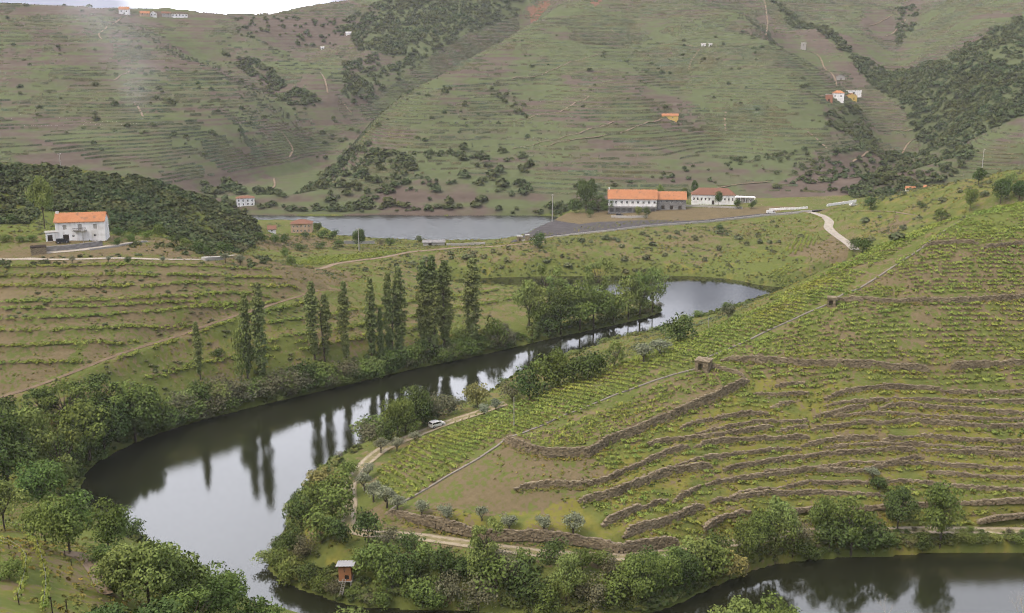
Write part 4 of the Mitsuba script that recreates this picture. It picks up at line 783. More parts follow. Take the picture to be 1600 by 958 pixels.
for poly, n, h0, h1, names in SCRUB:
    x0, y0, x1, y1 = poly.bounds
    q = np.stack([rng.uniform(x0, x1, n * 9), rng.uniform(y0, y1, n * 9)], -1)
    q = q[shapely.contains_xy(poly, q[:, 0], q[:, 1])]; q = q[nz(q[:, 0], q[:, 1], 30, 3, 61) > rng.uniform(0.1 if n > 1000 else 0.25, 0.45 if n > 1000 else 0.62, len(q))][:n]
    q = q[:300] if names else q
    q = q[off_track(q[:, 0], q[:, 1], 1.5) & (water_distance(q[:, 0], q[:, 1]) > 1)]
    z = ground_z(q[:, 0], q[:, 1]) - 0.3; h = h0 + (h1 - h0) * rng.random(len(q)) ** 1.8; w = h * rng.uniform(0.9, 1.5, len(q)); yw = rng.uniform(0, 6.283, len(q)); pk = rng.integers(0, 4, len(q))
    if names is None:
        ap.append(np.column_stack([q, z])); ay.append(yw); asc.append(np.stack([w, w, h], -1)); apk.append(pk); continue
    for j in range(len(q)):
        k = key_for(names[0])
        scene[k] = {'type': 'instance', 'group': {'type': 'ref', 'id': f"{'slope' if names[0] in ('slope_bush', 'meadow_bush') else 'scrub'}_plant_{pk[j]}"}, 'to_world': T().translate([*q[j].tolist(), float(z[j])]).rotate([0, 0, 1], math.degrees(yw[j])).scale([float(w[j]), float(w[j]), float(h[j])])}
        labels[k] = {'label': names[1], 'category': 'tree' if 'tree' in names[0] else 'bush', 'group': names[2]}
setting('hillside_scrub', scatter_mesh(SCRUBS, np.vstack(ap), np.concatenate(ay), np.vstack(asc), np.concatenate(apk)), 'leaf_scrub', 'dense dark green scrub on the left hill and in the far gullies', kind='stuff')

# vine rows of the far hillsides, along the contours
hx, hy = np.arange(-760, 900, 7.0), np.arange(668, 1560, 7.0)
hz = base_height(*grid(hx, hy))
hm = trimesh.Trimesh(*sheet(hx, hy, hz), process=False)
levels = np.arange(12, 240, 2.3)
segs, _, _ = trimesh.intersections.mesh_multiplane(hm, [0, 0, 0], [0, 0, 1], levels)
woods = [s[0] for s in SCRUB if s[4] is None]
S = np.vstack([np.concatenate([s.reshape(-1, 4), np.full((len(s), 1), l)], 1) for s, l in zip(segs, levels) if len(s)])
mx, my = (S[:, 0] + S[:, 2]) / 2, (S[:, 1] + S[:, 3]) / 2
keep = in_view(mx, my, S[:, 4], 60)[0] & (nz(mx, my, 55, 3, 81) + (nz(mx, my, 12, 2, 82) - .5) * .5 > 0.38) & (rng.random(len(mx)) < 0.25 + 0.75 * np.clip(plot_rand[plot(mx, my), 1] * 2.2, 0, 1))
for w in woods: keep &= ~shapely.contains_xy(w, mx, my)
S = S[keep]
a, b = S[:, 0:2], S[:, 2:4]; dd = (b - a) / (np.linalg.norm(b - a, axis=1, keepdims=True) + 1e-6); a, b = a - dd * 0.3, b + dd * 0.3
nr = np.stack([-dd[:, 1], dd[:, 0]], -1); hgt = (0.5 + 1.2 * nz(a[:, 0], a[:, 1], 40, 2, 83)) * (0.6 + 0.8 * plot_rand[plot(a[:, 0], a[:, 1]), 2]); wid = 0.4 + 0.5 * rng.random(len(a))
za, zb = ground_z(a[:, 0], a[:, 1]), ground_z(b[:, 0], b[:, 1])
V = np.stack([np.c_[a + nr * wid[:, None], za - .3], np.c_[b + nr * wid[:, None], zb - .3], np.c_[a, za + hgt], np.c_[b, zb + hgt * rng.uniform(.8, 1.1, len(a))], np.c_[a - nr * wid[:, None], za - .3], np.c_[b - nr * wid[:, None], zb - .3]], 1)
F = np.array([[0, 1, 3], [0, 3, 2], [2, 3, 5], [2, 5, 4]])[None] + 6 * np.arange(len(a))[:, None, None]
setting('hill_vine_rows', (V.reshape(-1, 3), F.reshape(-1, 3)), 'leaf_farvine', 'fine contour lines of vine rows over the far hillsides', kind='stuff')
print('far rows', len(a))

# ------------------------------------------------------------------ buildings
import manifold3d as m3
def CS(polys):
    """A cross-section from one outline, whichever way round it is given."""
    p = np.array(polys[0], float); a = (p[:, 0] * np.roll(p[:, 1], -1) - np.roll(p[:, 0], -1) * p[:, 1]).sum()
    return m3.CrossSection([(p if a > 0 else p[::-1]).tolist()])
def solid(cx, cy, cz, sx, sy, sz):
    return m3.Manifold.cube([sx, sy, sz], True).translate([cx, cy, cz])
def measure(px, py):
    p = hit([px], [py], ground_z)[0]; d = p[1] * CP + (EYE - p[2]) * SP
    return p, d / FOC                                             # point, metres per pixel there
def turn(M, x, y, z, rz):
    """A local mesh brought to its place."""
    v, f, _ = meshkit.arrays(M)
    assert len(f), 'empty mesh'
    c, s = math.cos(rz), math.sin(rz)
    return np.stack([v[:, 0] * c - v[:, 1] * s + x, v[:, 0] * s + v[:, 1] * c + y, v[:, 2] + z], -1), f
def house(name, label, category, px, py, wpx, hpx, depth, rise, turned=0.0, roof='gable', wall_m='whitewash', roof_m='roof_orange', openings=(), chimneys=(), eave=0.4, flip=False, extra=(), ridge='w', sink=2.5, frame_m='whitewash', at=None):
    """A house whose front wall's foot is centred on a sight line. openings: (face, share across, sill height share, width m, height m, kind)."""
    p, mpp = measure(px, py) if at is None else at
    w, h = wpx * mpp, hpx * mpp
    rz = -math.atan2(p[0], p[1]) + math.radians(turned)
    ox, oy = p[0] - math.sin(rz) * depth / 2, p[1] + math.cos(rz) * depth / 2
    put = lambda M: turn(M, ox, oy, p[2], rz)
    k = thing(name, label, category)
    body = solid(0, 0, (h - sink) / 2, w, depth, h + sink)
    e, th = eave, 0.22
    if roof == 'gable':
        if ridge == 'w':
            prof = np.array([(-depth / 2, h), (depth / 2, h), (0, h + rise)])
            gab = m3.Manifold.extrude(CS([prof.tolist()]), w).rotate([90, 0, 90]).translate([-w / 2, 0, 0])
            q = rise / (depth / 2)
            o = [(-depth / 2 - e, h - e * q), (0, h + rise), (depth / 2 + e, h - e * q), (depth / 2 + e, h - e * q + th), (0, h + rise + th), (-depth / 2 - e, h - e * q + th)]
            rf = m3.Manifold.extrude(CS([o[::-1]]), w + 2 * e).rotate([90, 0, 90]).translate([-w / 2 - e, 0, 0])
        else:
            prof = [(-w / 2, h), (w / 2, h), (0, h + rise)]
            gab = m3.Manifold.extrude(CS([prof]), depth).rotate([90, 0, 0]).translate([0, depth / 2, 0])
            q = rise / (w / 2)
            o = [(-w / 2 - e, h - e * q), (0, h + rise), (w / 2 + e, h - e * q), (w / 2 + e, h - e * q + th), (0, h + rise + th), (-w / 2 - e, h - e * q + th)]
            rf = m3.Manifold.extrude(CS([o[::-1]]), depth + 2 * e).rotate([90, 0, 0]).translate([0, depth / 2 + e, 0])
        body = body + gab
    elif roof == 'hip':
        L = max(w - depth, 0.3 * w) / 2
        pts = [(sx * (w / 2 + e), sy * (depth / 2 + e), z) for sx in (-1, 1) for sy in (-1, 1) for z in (h + 0.01, h + 0.16)] + [(sx * L, 0, h + rise) for sx in (-1, 1)]
        rf = m3.Manifold.hull_points(np.array(pts))
    else:
        rf = solid(0, 0, h + 0.14, w + 2 * e, depth + 2 * e, 0.28)
    cuts, fits = [], []
    for face, u, sill, ww, hh, kind in openings:
        zc = sill * h + hh / 2
        if face == 'f': c, s, n = (u * w / 2, -depth / 2), (ww, 0.5), (0, 1)
        elif face == 'r': c, s, n = (w / 2, u * depth / 2), (0.5, ww), (-1, 0)
        else: c, s, n = (-w / 2, u * depth / 2), (0.5, ww), (1, 0)
        cuts.append(solid(c[0], c[1], zc, s[0], s[1], hh))
        pane = solid(c[0] + n[0] * 0.20, c[1] + n[1] * 0.20, zc, max(s[0] - 0.44, 0.06) if n[0] else s[0] - .02, max(s[1] - 0.44, 0.06) if n[1] else s[1] - .02, hh - .02)
        fits.append((kind, pane, c, n, ww, hh, zc))
    for c in cuts: body = body - c
    part(k, 'wall', put(body), wall_m)
    r = part(k, 'roof', put(rf), roof_m)
    for kind, pane, c, n, ww, hh, zc in fits:
        if kind == 'door': part(k, 'door', put(pane), 'dark_timber'); continue
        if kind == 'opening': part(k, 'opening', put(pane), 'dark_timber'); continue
        if kind == 'shutter': part(k, 'window_shutter', put(pane), 'concrete'); continue
        t = 0.07
        f_ = [(0, hh / 2 - t / 2, ww - .02, t), (0, -hh / 2 + t / 2, ww - .02, t), (-ww / 2 + t / 2, 0, t, hh - .02), (ww / 2 - t / 2, 0, t, hh - .02), (0, 0, t * .8, hh - .02)]
        bars = None
        for a, b, sa, sb in f_:
            m = solid(c[0] + n[0] * .12 + (a if n[1] else 0), c[1] + n[1] * .12 + (a if n[0] else 0), zc + b, sa if n[1] else .06, sa if n[0] else .06, sb)
            bars = m if bars is None else bars + m
        wk = part(k, 'window', put(bars), frame_m); part(wk, 'pane', put(pane), 'pane')
    for u, dy, ht in chimneys:
        ck = solid(u * w / 2, dy * depth / 2, h + rise * 0.5 + ht / 2, 0.9, 0.8, ht + rise) + solid(u * w / 2, dy * depth / 2, h + rise + ht * 0.96, 1.1, 1.0, 0.18)
        part(r, 'chimney', put(ck), wall_m)
    for nm, M, mat in extra: part(k, nm, put(M), mat)
    return k, (p, mpp, rz, w, h, put)

# the white house on the left
W_ = [('f', u, 0.60, 1.3, 1.7, 'shutter') for u in (-0.62, 0.62)] + [('f', 0.0, 0.56, 1.4, 2.1, 'shutter'), ('f', -0.60, 0.02, 2.0, 2.2, 'door'), ('f', -0.30, 0.2, 0.9, 0.7, 'window'), ('f', 0.58, 0.2, 0.9, 0.8, 'window'), ('r', 0.1, 0.6, 0.9, 1.2, 'window'), ('r', -0.3, 0.05, 0.9, 1.0, 'window')]
balcony = solid(0, -4.7, 3.75, 4.4, 1.5, 0.22)
rail = solid(0, -5.38, 4.75, 4.3, 0.07, 0.08)
for i in range(15): rail = rail + solid(-2.1 + 0.3 * i, -5.38, 4.3, 0.05, 0.05, 0.86)
house('white_house', 'two-storey white house with orange roof and balcony above the left vineyard', 'house', 127, 376, 72, 30, 8.0, 2.6, -12, openings=W_, chimneys=[(-0.96, 0.0, 0.5)], extra=[('balcony', balcony, 'grey_stone'), ('balcony_railing', rail, 'dark_timber')])
house('annex', 'small open white annex at the left side of the white house', 'shed', 82, 377, 18, 13, 4.0, 0.3, 0, roof='flat', roof_m='concrete', openings=[('f', -0.3, 0.02, 1.6, 2.2, 'opening')], eave=0.15)
house('stone_shed', 'low dark stone shed below the white house beside the driveway', 'shed', 61, 398, 22, 11, 4.0, 0.3, 0, roof='flat', wall_m='stone', roof_m='dark_timber', eave=0.1)
# winery on the right bank
o1 = [('f', -0.92 + 0.23 * i, 0.62, 1.4, 1.6, 'window') for i in range(9)] + [('f', -0.85 + 0.34 * i, 0.06, 1.8, 2.6, 'opening') for i in range(6)]
slab = solid(0, -6.9, 1.6, 29, 2.0, 4.4)
for i in range(8): slab = slab - solid(-12.6 + 3.6 * i, -7.4, 1.5, 2.6, 2.2, 2.8)
house('winery', 'long white winery with bright orange roof and a pillared gallery', 'building', 988, 332, 74, 22, 12.0, 4.6, 3, openings=o1, chimneys=[(-0.98, 0, 1.2)], extra=[('gallery', slab, 'grey_stone')], eave=0.7)
o2 = [('f', -0.7 + 0.35 * i, 0.66, 1.3, 1.5, 'window') for i in range(5)] + [('f', -0.6 + 0.6 * i, 0.04, 2.0, 2.4, 'opening') for i in range(3)]
house('winery_wing', 'grey-walled wing with orange roof joined right of the long winery', 'building', 1049, 328, 44, 17, 10.0, 4.0, 3, wall_m='grey_stone', openings=o2, eave=0.6)
o3 = [('f', -0.9 + 0.18 * i, 0.45, 1.1, 1.7, 'window') for i in range(11) if i not in (5,)] + [('f', 0.0, 0.02, 1.6, 2.6, 'door')]
house('white_villa', 'low white villa with dull orange roof, right of the winery', 'house', 1114, 320, 66, 15, 9.0, 4.2, 3, roof='hip', roof_m='roof_brown', openings=o3, eave=0.5)
pg = solid(0, 0, 3.4, 13, 5, 0.3)
for i in range(5): pg = pg + solid(-6 + 3 * i, -2.2, 1.6, 0.4, 0.4, 3.4)
house('pergola_annex', 'pale flat-roofed annex with pillars at the right end of the villa', 'building', 1164, 317, 26, 9, 3.0, 0.3, 3, roof='flat', roof_m='whitewash', wall_m='concrete', extra=[('porch', pg, 'whitewash')], openings=[('f', 0, 0.1, 2.0, 2.2, 'opening'), ('f', -0.6, 0.1, 1.6, 2.2, 'opening'), ('f', 0.6, 0.1, 1.6, 2.2, 'opening')])
# isthmus
op = [('f', -0.72 + 0.36 * i, 0.62, 0.9, 1.2, 'window') for i in range(5)] + [('f', -0.72 + 0.36 * i, 0.10, 0.9, 1.4, 'window') for i in range(5)] + [('r', 0, 0.6, 0.9, 1.2, 'window')]
house('pink_house', 'peach two-storey house with brown hipped roof on the river point', 'house', 471, 364, 32, 14, 8.5, 2.2, -6, roof='hip', wall_m='pink_plaster', roof_m='roof_brown', openings=op, eave=0.5)
house('river_cottage', 'tiny white cottage half hidden by trees left of the peach house', 'house', 425, 364, 12, 6, 5.0, 1.4, 0, roof_m='roof_brown', openings=[('f', 0, 0.3, 0.9, 1.0, 'window')])
house('riverside_ruin', 'low pale shed with grey roof and dark doorway beside the wide river', 'shed', 678, 384, 34, 5, 6.0, 0.8, 0, wall_m='concrete', roof_m='grey_stone', openings=[('f', -0.35, 0.02, 1.8, 1.7, 'opening')])
house('pump_house', 'little grey-brown hut beside the road where the embankment begins', 'hut', 812, 378, 9, 8, 3.0, 0.4, 0, roof='flat', wall_m='stone', roof_m='concrete', eave=0.1, openings=[('f', 0, 0.05, 0.9, 1.7, 'opening')])
house('gate_hut', 'small brown stone pillar hut just right of the little grey-brown hut', 'hut', 824, 377, 7, 9, 2.5, 0.3, 0, roof='flat', wall_m='stone', roof_m='concrete', eave=0.1)
ow = [('f', -0.75 + 0.5 * i, 0.55, 1.0, 1.5, 'window') for i in range(4)] + [('f', -0.75 + 0.5 * i, 0.08, 1.0, 1.6, 'window') for i in range(4)]
house('boat_house', 'white two-storey house with dark roof at the end of the wide river', 'house', 384, 322, 27, 12, 7.0, 1.6, 0, roof='hip', roof_m='roof_brown', openings=ow)
# far hillsides
house('yellow_barn', 'bright yellow barn with orange roof alone on the far vineyard hillside', 'barn', 1047, 187, 25, 6, 5.0, 1.6, 2, wall_m='yellow_plaster', openings=[('f', -0.8, 0.05, 1.4, 2.0, 'opening'), ('f', 0.3, 0.35, 1.0, 1.0, 'window')])
house('hillside_house', 'white house with orange roof in the cluster on the right far hillside', 'house', 1309, 157, 18, 11, 7.0, 2.6, 0, roof='hip', openings=[('f', -0.5, 0.5, 1.2, 1.4, 'window'), ('f', 0.5, 0.5, 1.2, 1.4, 'window')])
house('red_outbuilding', 'reddish-brown outbuilding at the left end of the right hillside cluster', 'building', 1295, 159, 11, 11, 6.0, 0.6, 0, roof='flat', wall_m='red_plaster', roof_m='concrete', openings=[('f', 0, 0.05, 1.6, 2.2, 'opening')])
house('yellow_cottage', 'yellow cottage at the front right of the right hillside cluster', 'house', 1331, 156, 15, 6, 6.0, 2.4, 8, wall_m='yellow_plaster', roof_m='roof_orange', ridge='d', openings=[('f', -0.4, 0.15, 1.0, 1.4, 'window'), ('f', 0.4, 0.05, 1.0, 2.0, 'door')])
house('long_store', 'long white flat-roofed store behind the yellow cottage', 'building', 1331, 148, 28, 6, 5.0, 0.4, 0, roof='flat', roof_m='whitewash', openings=[('f', -0.5, 0.1, 1.8, 2.2, 'opening'), ('f', 0.2, 0.1, 1.8, 2.2, 'opening')])
house('stone_tower', 'small square stone tower on the far ridge at upper right', 'tower', 1255, 78, 8, 11, 4.5, 0.3, 0, roof='flat', wall_m='concrete', roof_m='concrete', eave=0.1, openings=[('f', 0, 0.6, 0.9, 1.2, 'opening')])
house('stone_hut', 'pale gabled stone hut above the right hillside cluster', 'hut', 1314, 125, 12, 5, 5.0, 1.6, 10, wall_m='concrete', roof_m='grey_stone', ridge='d', openings=[('f', 0, 0.05, 1.2, 1.8, 'opening')])
house('field_hut', 'left one of two tiny white huts high on the far vineyard', 'hut', 1099, 73, 7, 4, 4.0, 0.8, 0, roof_m='concrete', openings=[('f', 0, 0.05, 1.0, 1.8, 'opening')])
house('field_hut', 'right one of two tiny white huts high on the far vineyard', 'hut', 1110, 73, 5, 4, 4.0, 0.8, 0, roof_m='concrete', openings=[('f', 0, 0.05, 1.0, 1.8, 'opening')])
house('white_shed', 'small long white shed on the brown field near the skyline', 'shed', 548, 54, 15, 3, 4.0, 0.8, 0, roof_m='whitewash', openings=[('f', 0.3, 0.05, 1.6, 1.8, 'opening')])
house('white_shed', 'tiny white box shed at the edge of the green hanging field', 'shed', 504, 77, 5, 3, 3.5, 0.6, 0, roof_m='whitewash', openings=[('f', 0, 0.05, 1.2, 1.6, 'opening')])
og = [('f', -0.5, 0.5, 1.4, 1.8, 'window'), ('f', 0.5, 0.5, 1.4, 1.8, 'window'), ('f', 0.0, 0.02, 1.6, 2.6, 'door')]
house('ridge_house', 'white house with orange roof, leftmost on the skyline', 'house', 194, 23, 15, 8, 8.0, 3.0, -10, openings=og)
house('ridge_house', 'low orange-roofed house, second from left on the skyline', 'house', 227, 26, 14, 5, 7.0, 2.6, 5, wall_m='pink_plaster', openings=og[:2])
house('ridge_house', 'white gabled house in the middle of the skyline hamlet', 'house', 240, 27, 10, 6, 7.0, 2.6, 0, ridge='d', openings=og[:2])
house('ridge_house', 'pale brown-roofed house, second from right in the skyline hamlet', 'house', 260, 27, 13, 6, 7.0, 2.0, 0, wall_m='concrete', roof_m='roof_brown', openings=og[:2])
house('ridge_house', 'long white flat-topped building at the right end of the skyline hamlet', 'building', 281, 28, 24, 6, 8.0, 0.6, 0, roof='flat', roof_m='roof_brown', openings=[('f', -0.8 + 0.4 * i, 0.45, 1.6, 1.8, 'window') for i in range(5)])
def ridge_f(px, py): return (at_y(px, py, 585.0), 1 / FOC * 600)
house('farmhouse', 'orange roof, left of a pair peeping over the yellow-green slope', 'house', 1423, 299, 13, 2, 7.0, 1.6, 6, openings=[('f', 0, 0.3, 1.0, 1.2, 'window')], at=ridge_f(1423, 299), sink=8)
house('farmhouse', 'orange roof, right of a pair peeping over the yellow-green slope', 'house', 1449, 297, 12, 2, 7.0, 1.6, -6, openings=[('f', 0, 0.3, 1.0, 1.2, 'window')], at=ridge_f(1449, 297), sink=8)

# stone huts on the spur and the brick hut on stilts
def rough_hut(label, px, py, wpx, h, d, turned):
    p, mpp = measure(px, py); w = wpx * mpp; rz = -math.atan2(p[0], p[1]) + math.radians(turned)
    put = lambda M: turn(M, p[0], p[1], p[2], rz)
    k = thing('dry_stone_hut', label, 'hut')
    n = 0; cs, sz = [], []
    for z in np.arange(-0.8, h, 0.3):
        for side in range(4):
            L = w if side % 2 == 0 else d
            for s in np.arange(-L / 2 + 0.3, L / 2, 0.62):
                if side == 0 and abs(s + 0.1 * w) < 0.5 and 0 <= z < h * 0.72: continue
                c = {0: (s, -d / 2), 1: (w / 2, s), 2: (s, d / 2), 3: (-w / 2, s)}[side]
                cs.append((c[0], c[1], z + 0.15)); sz.append((0.66, 0.4, 0.33) if side % 2 == 0 else (0.4, 0.66, 0.33))
    b = stone_block(len(cs), rng) * np.array(sz)[:, None] + np.array(cs)[:, None]
    part(k, 'rubble_stones', put((b.reshape(-1, 3), (BLOCK_F[None] + 8 * np.arange(len(cs))[:, None, None]).reshape(-1, 3))), 'stone', kind='stuff')
    part(k, 'wall', put(solid(0, 0.1, h / 2 - 0.3, w - 0.3, d - 0.35, h + 0.5) - solid(-0.1 * w, -d / 2, h * 0.36, 1.0, 2.2, h * 0.72)), 'stone')
    part(k, 'doorway', put(solid(-0.1 * w, -d / 2 + 1.15, h * 0.36, 0.98, 0.06, h * 0.7)), 'dark_timber')
    part(k, 'roof', put(solid(0, 0, h + 0.17, w + 0.7, d + 0.7, 0.26)), 'stone')
rough_hut('small stone hut with slab roof at the bend of the gutter on the spur', 1099, 577, 20, 2.3, 3.0, -15)
rough_hut('tiny square stone hut at the left end of the upper terrace wall', 1299, 477, 10, 2.0, 1.8, 0)
p, mpp = measure(541, 915); rz = -math.atan2(p[0], p[1]) - 0.15
put = lambda M: turn(M, p[0], p[1], p[2], rz)
k = thing('brick_hut', 'orange brick hut on stilts with grey tin roof at the spur tip', 'hut')
b = solid(0, 0, 3.0, 2.4, 2.2, 2.8) - solid(0.35, -1.1, 2.3, 0.8, 0.4, 1.0) - solid(-0.1, -1.1, 3.85, 0.16, 0.3, 0.9)
part(k, 'wall', put(b), 'brick_orange'); part(k, 'opening', put(solid(0.35, -0.93, 2.3, 0.78, 0.05, 0.98)), 'dark_timber'); part(k, 'slot', put(solid(-0.1, -0.98, 3.85, 0.15, 0.04, 0.88)), 'dark_timber')
part(k, 'floor_slab', put(solid(0, 0, 1.52, 2.7, 2.5, 0.16)), 'concrete')
for sx in (-1, 1):
    for sy in (-1, 1): part(k, 'stilt', put(solid(sx * 1.05, sy * 0.95, 0.42, 0.26, 0.26, 2.04)), 'concrete')
rf = None
for i in range(12):
    s = solid(-1.59 + 0.29 * i, 0, 0.05 * (i % 2), 0.31, 3.3, 0.07); rf = s if rf is None else rf + s
part(k, 'roof', put(rf.rotate([-9, 0, 0]).translate([0.1, 0, 4.66])), 'sheet_metal')
lad = join([bar([-0.9, -3.0, -0.2], [-0.35, -1.3, 2.1], 0.06), bar([-0.35, -3.0, -0.2], [0.2, -1.3, 2.1], 0.06)] + [bar([-0.9 + .55 * t, -3 + 1.7 * t, -.2 + 2.3 * t], [-.35 + .55 * t, -3 + 1.7 * t, -.2 + 2.3 * t], 0.04) for t in np.linspace(.1, .95, 8)])
part(k, 'ladder', put(lad), 'dead_wood')

# ------------------------------------------------------------------ low walls, gutter, poles
def poly_wall(name, label, pixels, h, thick, m, category='wall', step=1.5, lines=None, sink=1.0):
    p = line_on_ground(pixels, step, 1) if lines is None else lines
    t = np.gradient(p[:, :2], axis=0); t /= np.linalg.norm(t, axis=1, keepdims=True); n = np.stack([-t[:, 1], t[:, 0]], -1) * thick / 2
    g = ground_z(p[:, 0], p[:, 1])
    for _ in range(2): g[1:-1] = np.maximum(g[1:-1], 0.25 * g[:-2] + 0.5 * g[1:-1] + 0.25 * g[2:])
    v = np.stack([np.c_[p[:, :2] - n, g - sink], np.c_[p[:, :2] - n, g + h], np.c_[p[:, :2] + n, g + h], np.c_[p[:, :2] + n, g - sink]], 1)
    i = (np.arange(len(p) - 1)[:, None] * 4 + np.arange(3)).ravel()
    f = np.vstack([np.stack([i, i + 4, i + 5, i + 1], 1), [[0, 1, 2, 3]], [[len(p) * 4 - 1, len(p) * 4 - 2, len(p) * 4 - 3, len(p) * 4 - 4]]])
    k = thing(name, label, category); scene[k] = mikit.ply((v.reshape(-1, 3), f), m)
road = track_lines[4]
t = np.gradient(road[:, :2], axis=0); t /= np.linalg.norm(t, axis=1, keepdims=True); side = np.stack([t[:, 1], -t[:, 0]], -1)
edge = np.column_stack([road[:, :2] + side * 4.3, road[:, 2]])
poly_wall('parapet', 'long white parapet along the near edge of the embankment road', None, 1.0, 0.6, 'concrete', 'parapet', lines=edge[int(len(edge) * 0.03):int(len(edge) * 0.86)], sink=1.6)
poly_wall('roadside_wall', 'white wall along the far side of the road near the junction', [(1202,329),(1240,327.5),(1262,326)], 1.3, 0.4, 'whitewash')
poly_wall('roadside_wall', 'white wall at the right end of the main road before the bushes', [(1292,323),(1312,320),(1338,316)], 1.6, 0.4, 'whitewash')
poly_wall('garden_wall', 'low white garden wall in front of the villa', [(1068,323),(1110,324),(1160,326)], 1.2, 0.4, 'concrete')
poly_wall('yard_wall', 'pale wall below the long winery with gaps of bare earth', [(955,340),(985,341),(1012,340)], 1.4, 0.5, 'concrete')
poly_wall('quay_wall', 'left pale quay wall beside the single dark tree on the isthmus', [(537,381),(560,381),(585,381)], 1.6, 0.5, 'concrete')
poly_wall('quay_wall', 'right pale quay wall between the low shed and the road', [(697,384),(730,383.5),(758,382)], 1.3, 0.5, 'concrete')
poly_wall('yard_retaining_wall', 'grey stone retaining wall of the terrace before the white house', [(72,392),(100,391),(128,388),(160,383)], 1.8, 0.6, 'grey_stone')
poly_wall('ramp_wall', 'white wall along the driveway ramp right of the white house', [(140,392),(180,387),(230,379)], 0.6, 0.3, 'concrete')
poly_wall('tank_slab', 'pale concrete slab wall at the right end of the upper lane', [(318,408),(346,407)], 1.1, 2.2, 'concrete')
def gutter(label, pixels):
    poly_wall('gutter', label, pixels, 0.25, 0.5, 'gutter_stone', 'gutter', 0.8, sink=0.3)
gutter('lowest length of the pale straight gutter down the spur nose', [(608,806),(640,780),(700,744),(750,716),(789,690)])
gutter('middle length of the pale straight gutter, left of the stone hut', [(800,686),(880,650),(960,618),(1040,590),(1088,577)])
gutter('upper length of the pale straight gutter between the two stone huts', [(1100,562),(1140,545),(1200,517),(1250,495),(1298,474)])
gutter('topmost length of the pale straight gutter above the tiny stone hut', [(1306,470),(1350,447),(1400,415),(1450,382),(1500,347)])

def pole(name, label, px, py, hpx, arm=0.0, r=0.14, m='concrete', cat='utility pole'):
    p, mpp = measure(px, py); h = hpx * mpp
    k = thing(name, label, cat); x, y, z = p
    part(k, 'shaft', bar([x, y, z - 0.5], [x, y, z + h], r, r * 0.6, 8), m)
    if arm:
        part(k, 'crossarm', box(x, y, z + h * 0.96, arm, 0.12, 0.14), m)
        for s in (-1, 0, 1): part(k, 'insulator', bar([x + s * arm * 0.45, y, z + h * 0.97], [x + s * arm * 0.45, y, z + h * 0.97 + 0.35], 0.07, 0.05, 6), 'whitewash')
pole('utility_pole', 'tall pale pole at the end of the wide river, left of the winery', 863, 347, 44, 1.8, 0.32)
pole('utility_pole', 'pale pole standing before the single dark tree on the isthmus', 561, 392, 36, 1.4, 0.28)
pole('utility_pole', 'pale pole on the ridge of the yellow-green slope at the right edge', 1533, 275, 42, 1.4, 0.26)
pole('utility_pole', 'pale twin pole on the crest of the dark scrubby hill at left', 95, 264, 24, 1.6, 0.22)
pole('utility_pole', 'thin grey pole rising from the vines above the dirt track', 803, 668, 50, 0, 0.11)
pole('utility_pole', 'thin grey pole on the skyline of the spur near the olive trees', 925, 590, 26, 0, 0.10)
pole('utility_pole', 'thin grey pole on the spur edge just left of the pale river reach', 1107, 512, 20, 0, 0.10)
pole('utility_pole', 'thin pole in front of the white house on the left', 131, 384, 24, 0.8, 0.09)

# ------------------------------------------------------------------ vehicles
def car(label, px, py, heading, paint, kind='car', length=4.4, at=None):
    p = measure(px, py)[0] if at is None else at
    L, W = length, 1.8
    rz = heading
    put = lambda M: turn(M, p[0], p[1], p[2] + 0.12, rz)
    k = thing('parked_van' if kind == 'van' else 'parked_car', label, kind)
    if kind == 'van': prof = [(-.5, .25), (.5, .25), (.5, .85), (.42, 1.05), (.30, 1.75), (.24, 1.95), (-.49, 1.95), (-.5, .8)]; glass = [(.30, 1.15), (.405, 1.15), (.30, 1.70), (.18, 1.72), (.18, 1.15)]
    else: prof = [(-.5, .30), (.5, .30), (.5, .75), (.45, .92), (.24, 1.02), (.12, 1.48), (.06, 1.56), (-.36, 1.56), (-.42, 1.50), (-.49, 1.0)]; glass = [(-.45, 1.03), (.21, 1.05), (.105, 1.44), (-.36, 1.46)]
    body = m3.Manifold.extrude(CS([[(x * L, z) for x, z in prof]]), W).rotate([90, 0, 0]).translate([0, W / 2, 0])
    wells = None
    for sx in (-.31, .31):
        for sy in (-1, 1):
            c = m3.Manifold.cylinder(0.3, 0.36, 0.36, 20, True).rotate([90, 0, 0]).translate([sx * L, sy * (W / 2 - .1), .34]); body = body - c
    part(k, 'body', put(body), paint)
    g = m3.Manifold.extrude(CS([[(x * L, z) for x, z in glass]]), W + 0.02).rotate([90, 0, 0]).translate([0, W / 2 + 0.01, 0])
    part(k, 'side_window', put(g), 'pane')
    if kind != 'van':
        part(k, 'windscreen', put(m3.Manifold.hull_points(np.array([(L * x, y, z) for x, z in ((.225, 1.06), (.125, 1.45), (.235, 1.08), (.135, 1.47)) for y in (-.72, .72)]))), 'pane')
        part(k, 'rear_window', put(m3.Manifold.hull_points(np.array([(L * x, y, z) for x, z in ((-.478, 1.1), (-.425, 1.46), (-.495, 1.1), (-.44, 1.47)) for y in (-.68, .68)]))), 'pane')
    for sx in (-.31, .31):
        for sy in (-1, 1):
            w = part(k, 'wheel', put(m3.Manifold.cylinder(0.22, 0.33, 0.33, 18, True).rotate([90, 0, 0]).translate([sx * L, sy * (W / 2 - .11), .33])), 'rubber')
            part(w, 'rim', put(m3.Manifold.cylinder(0.03, 0.2, 0.2, 14, True).rotate([90, 0, 0]).translate([sx * L, sy * (W / 2 + .01), .33])), 'sheet_metal')
    for sy in (-1, 1):
        part(k, 'headlight', put(solid(.495 * L, sy * .62, .68, .05, .34, .16)), 'concrete'); part(k, 'tail_light', put(solid(-.497 * L, sy * .7, .85, .05, .2, .25)), 'brick_orange')
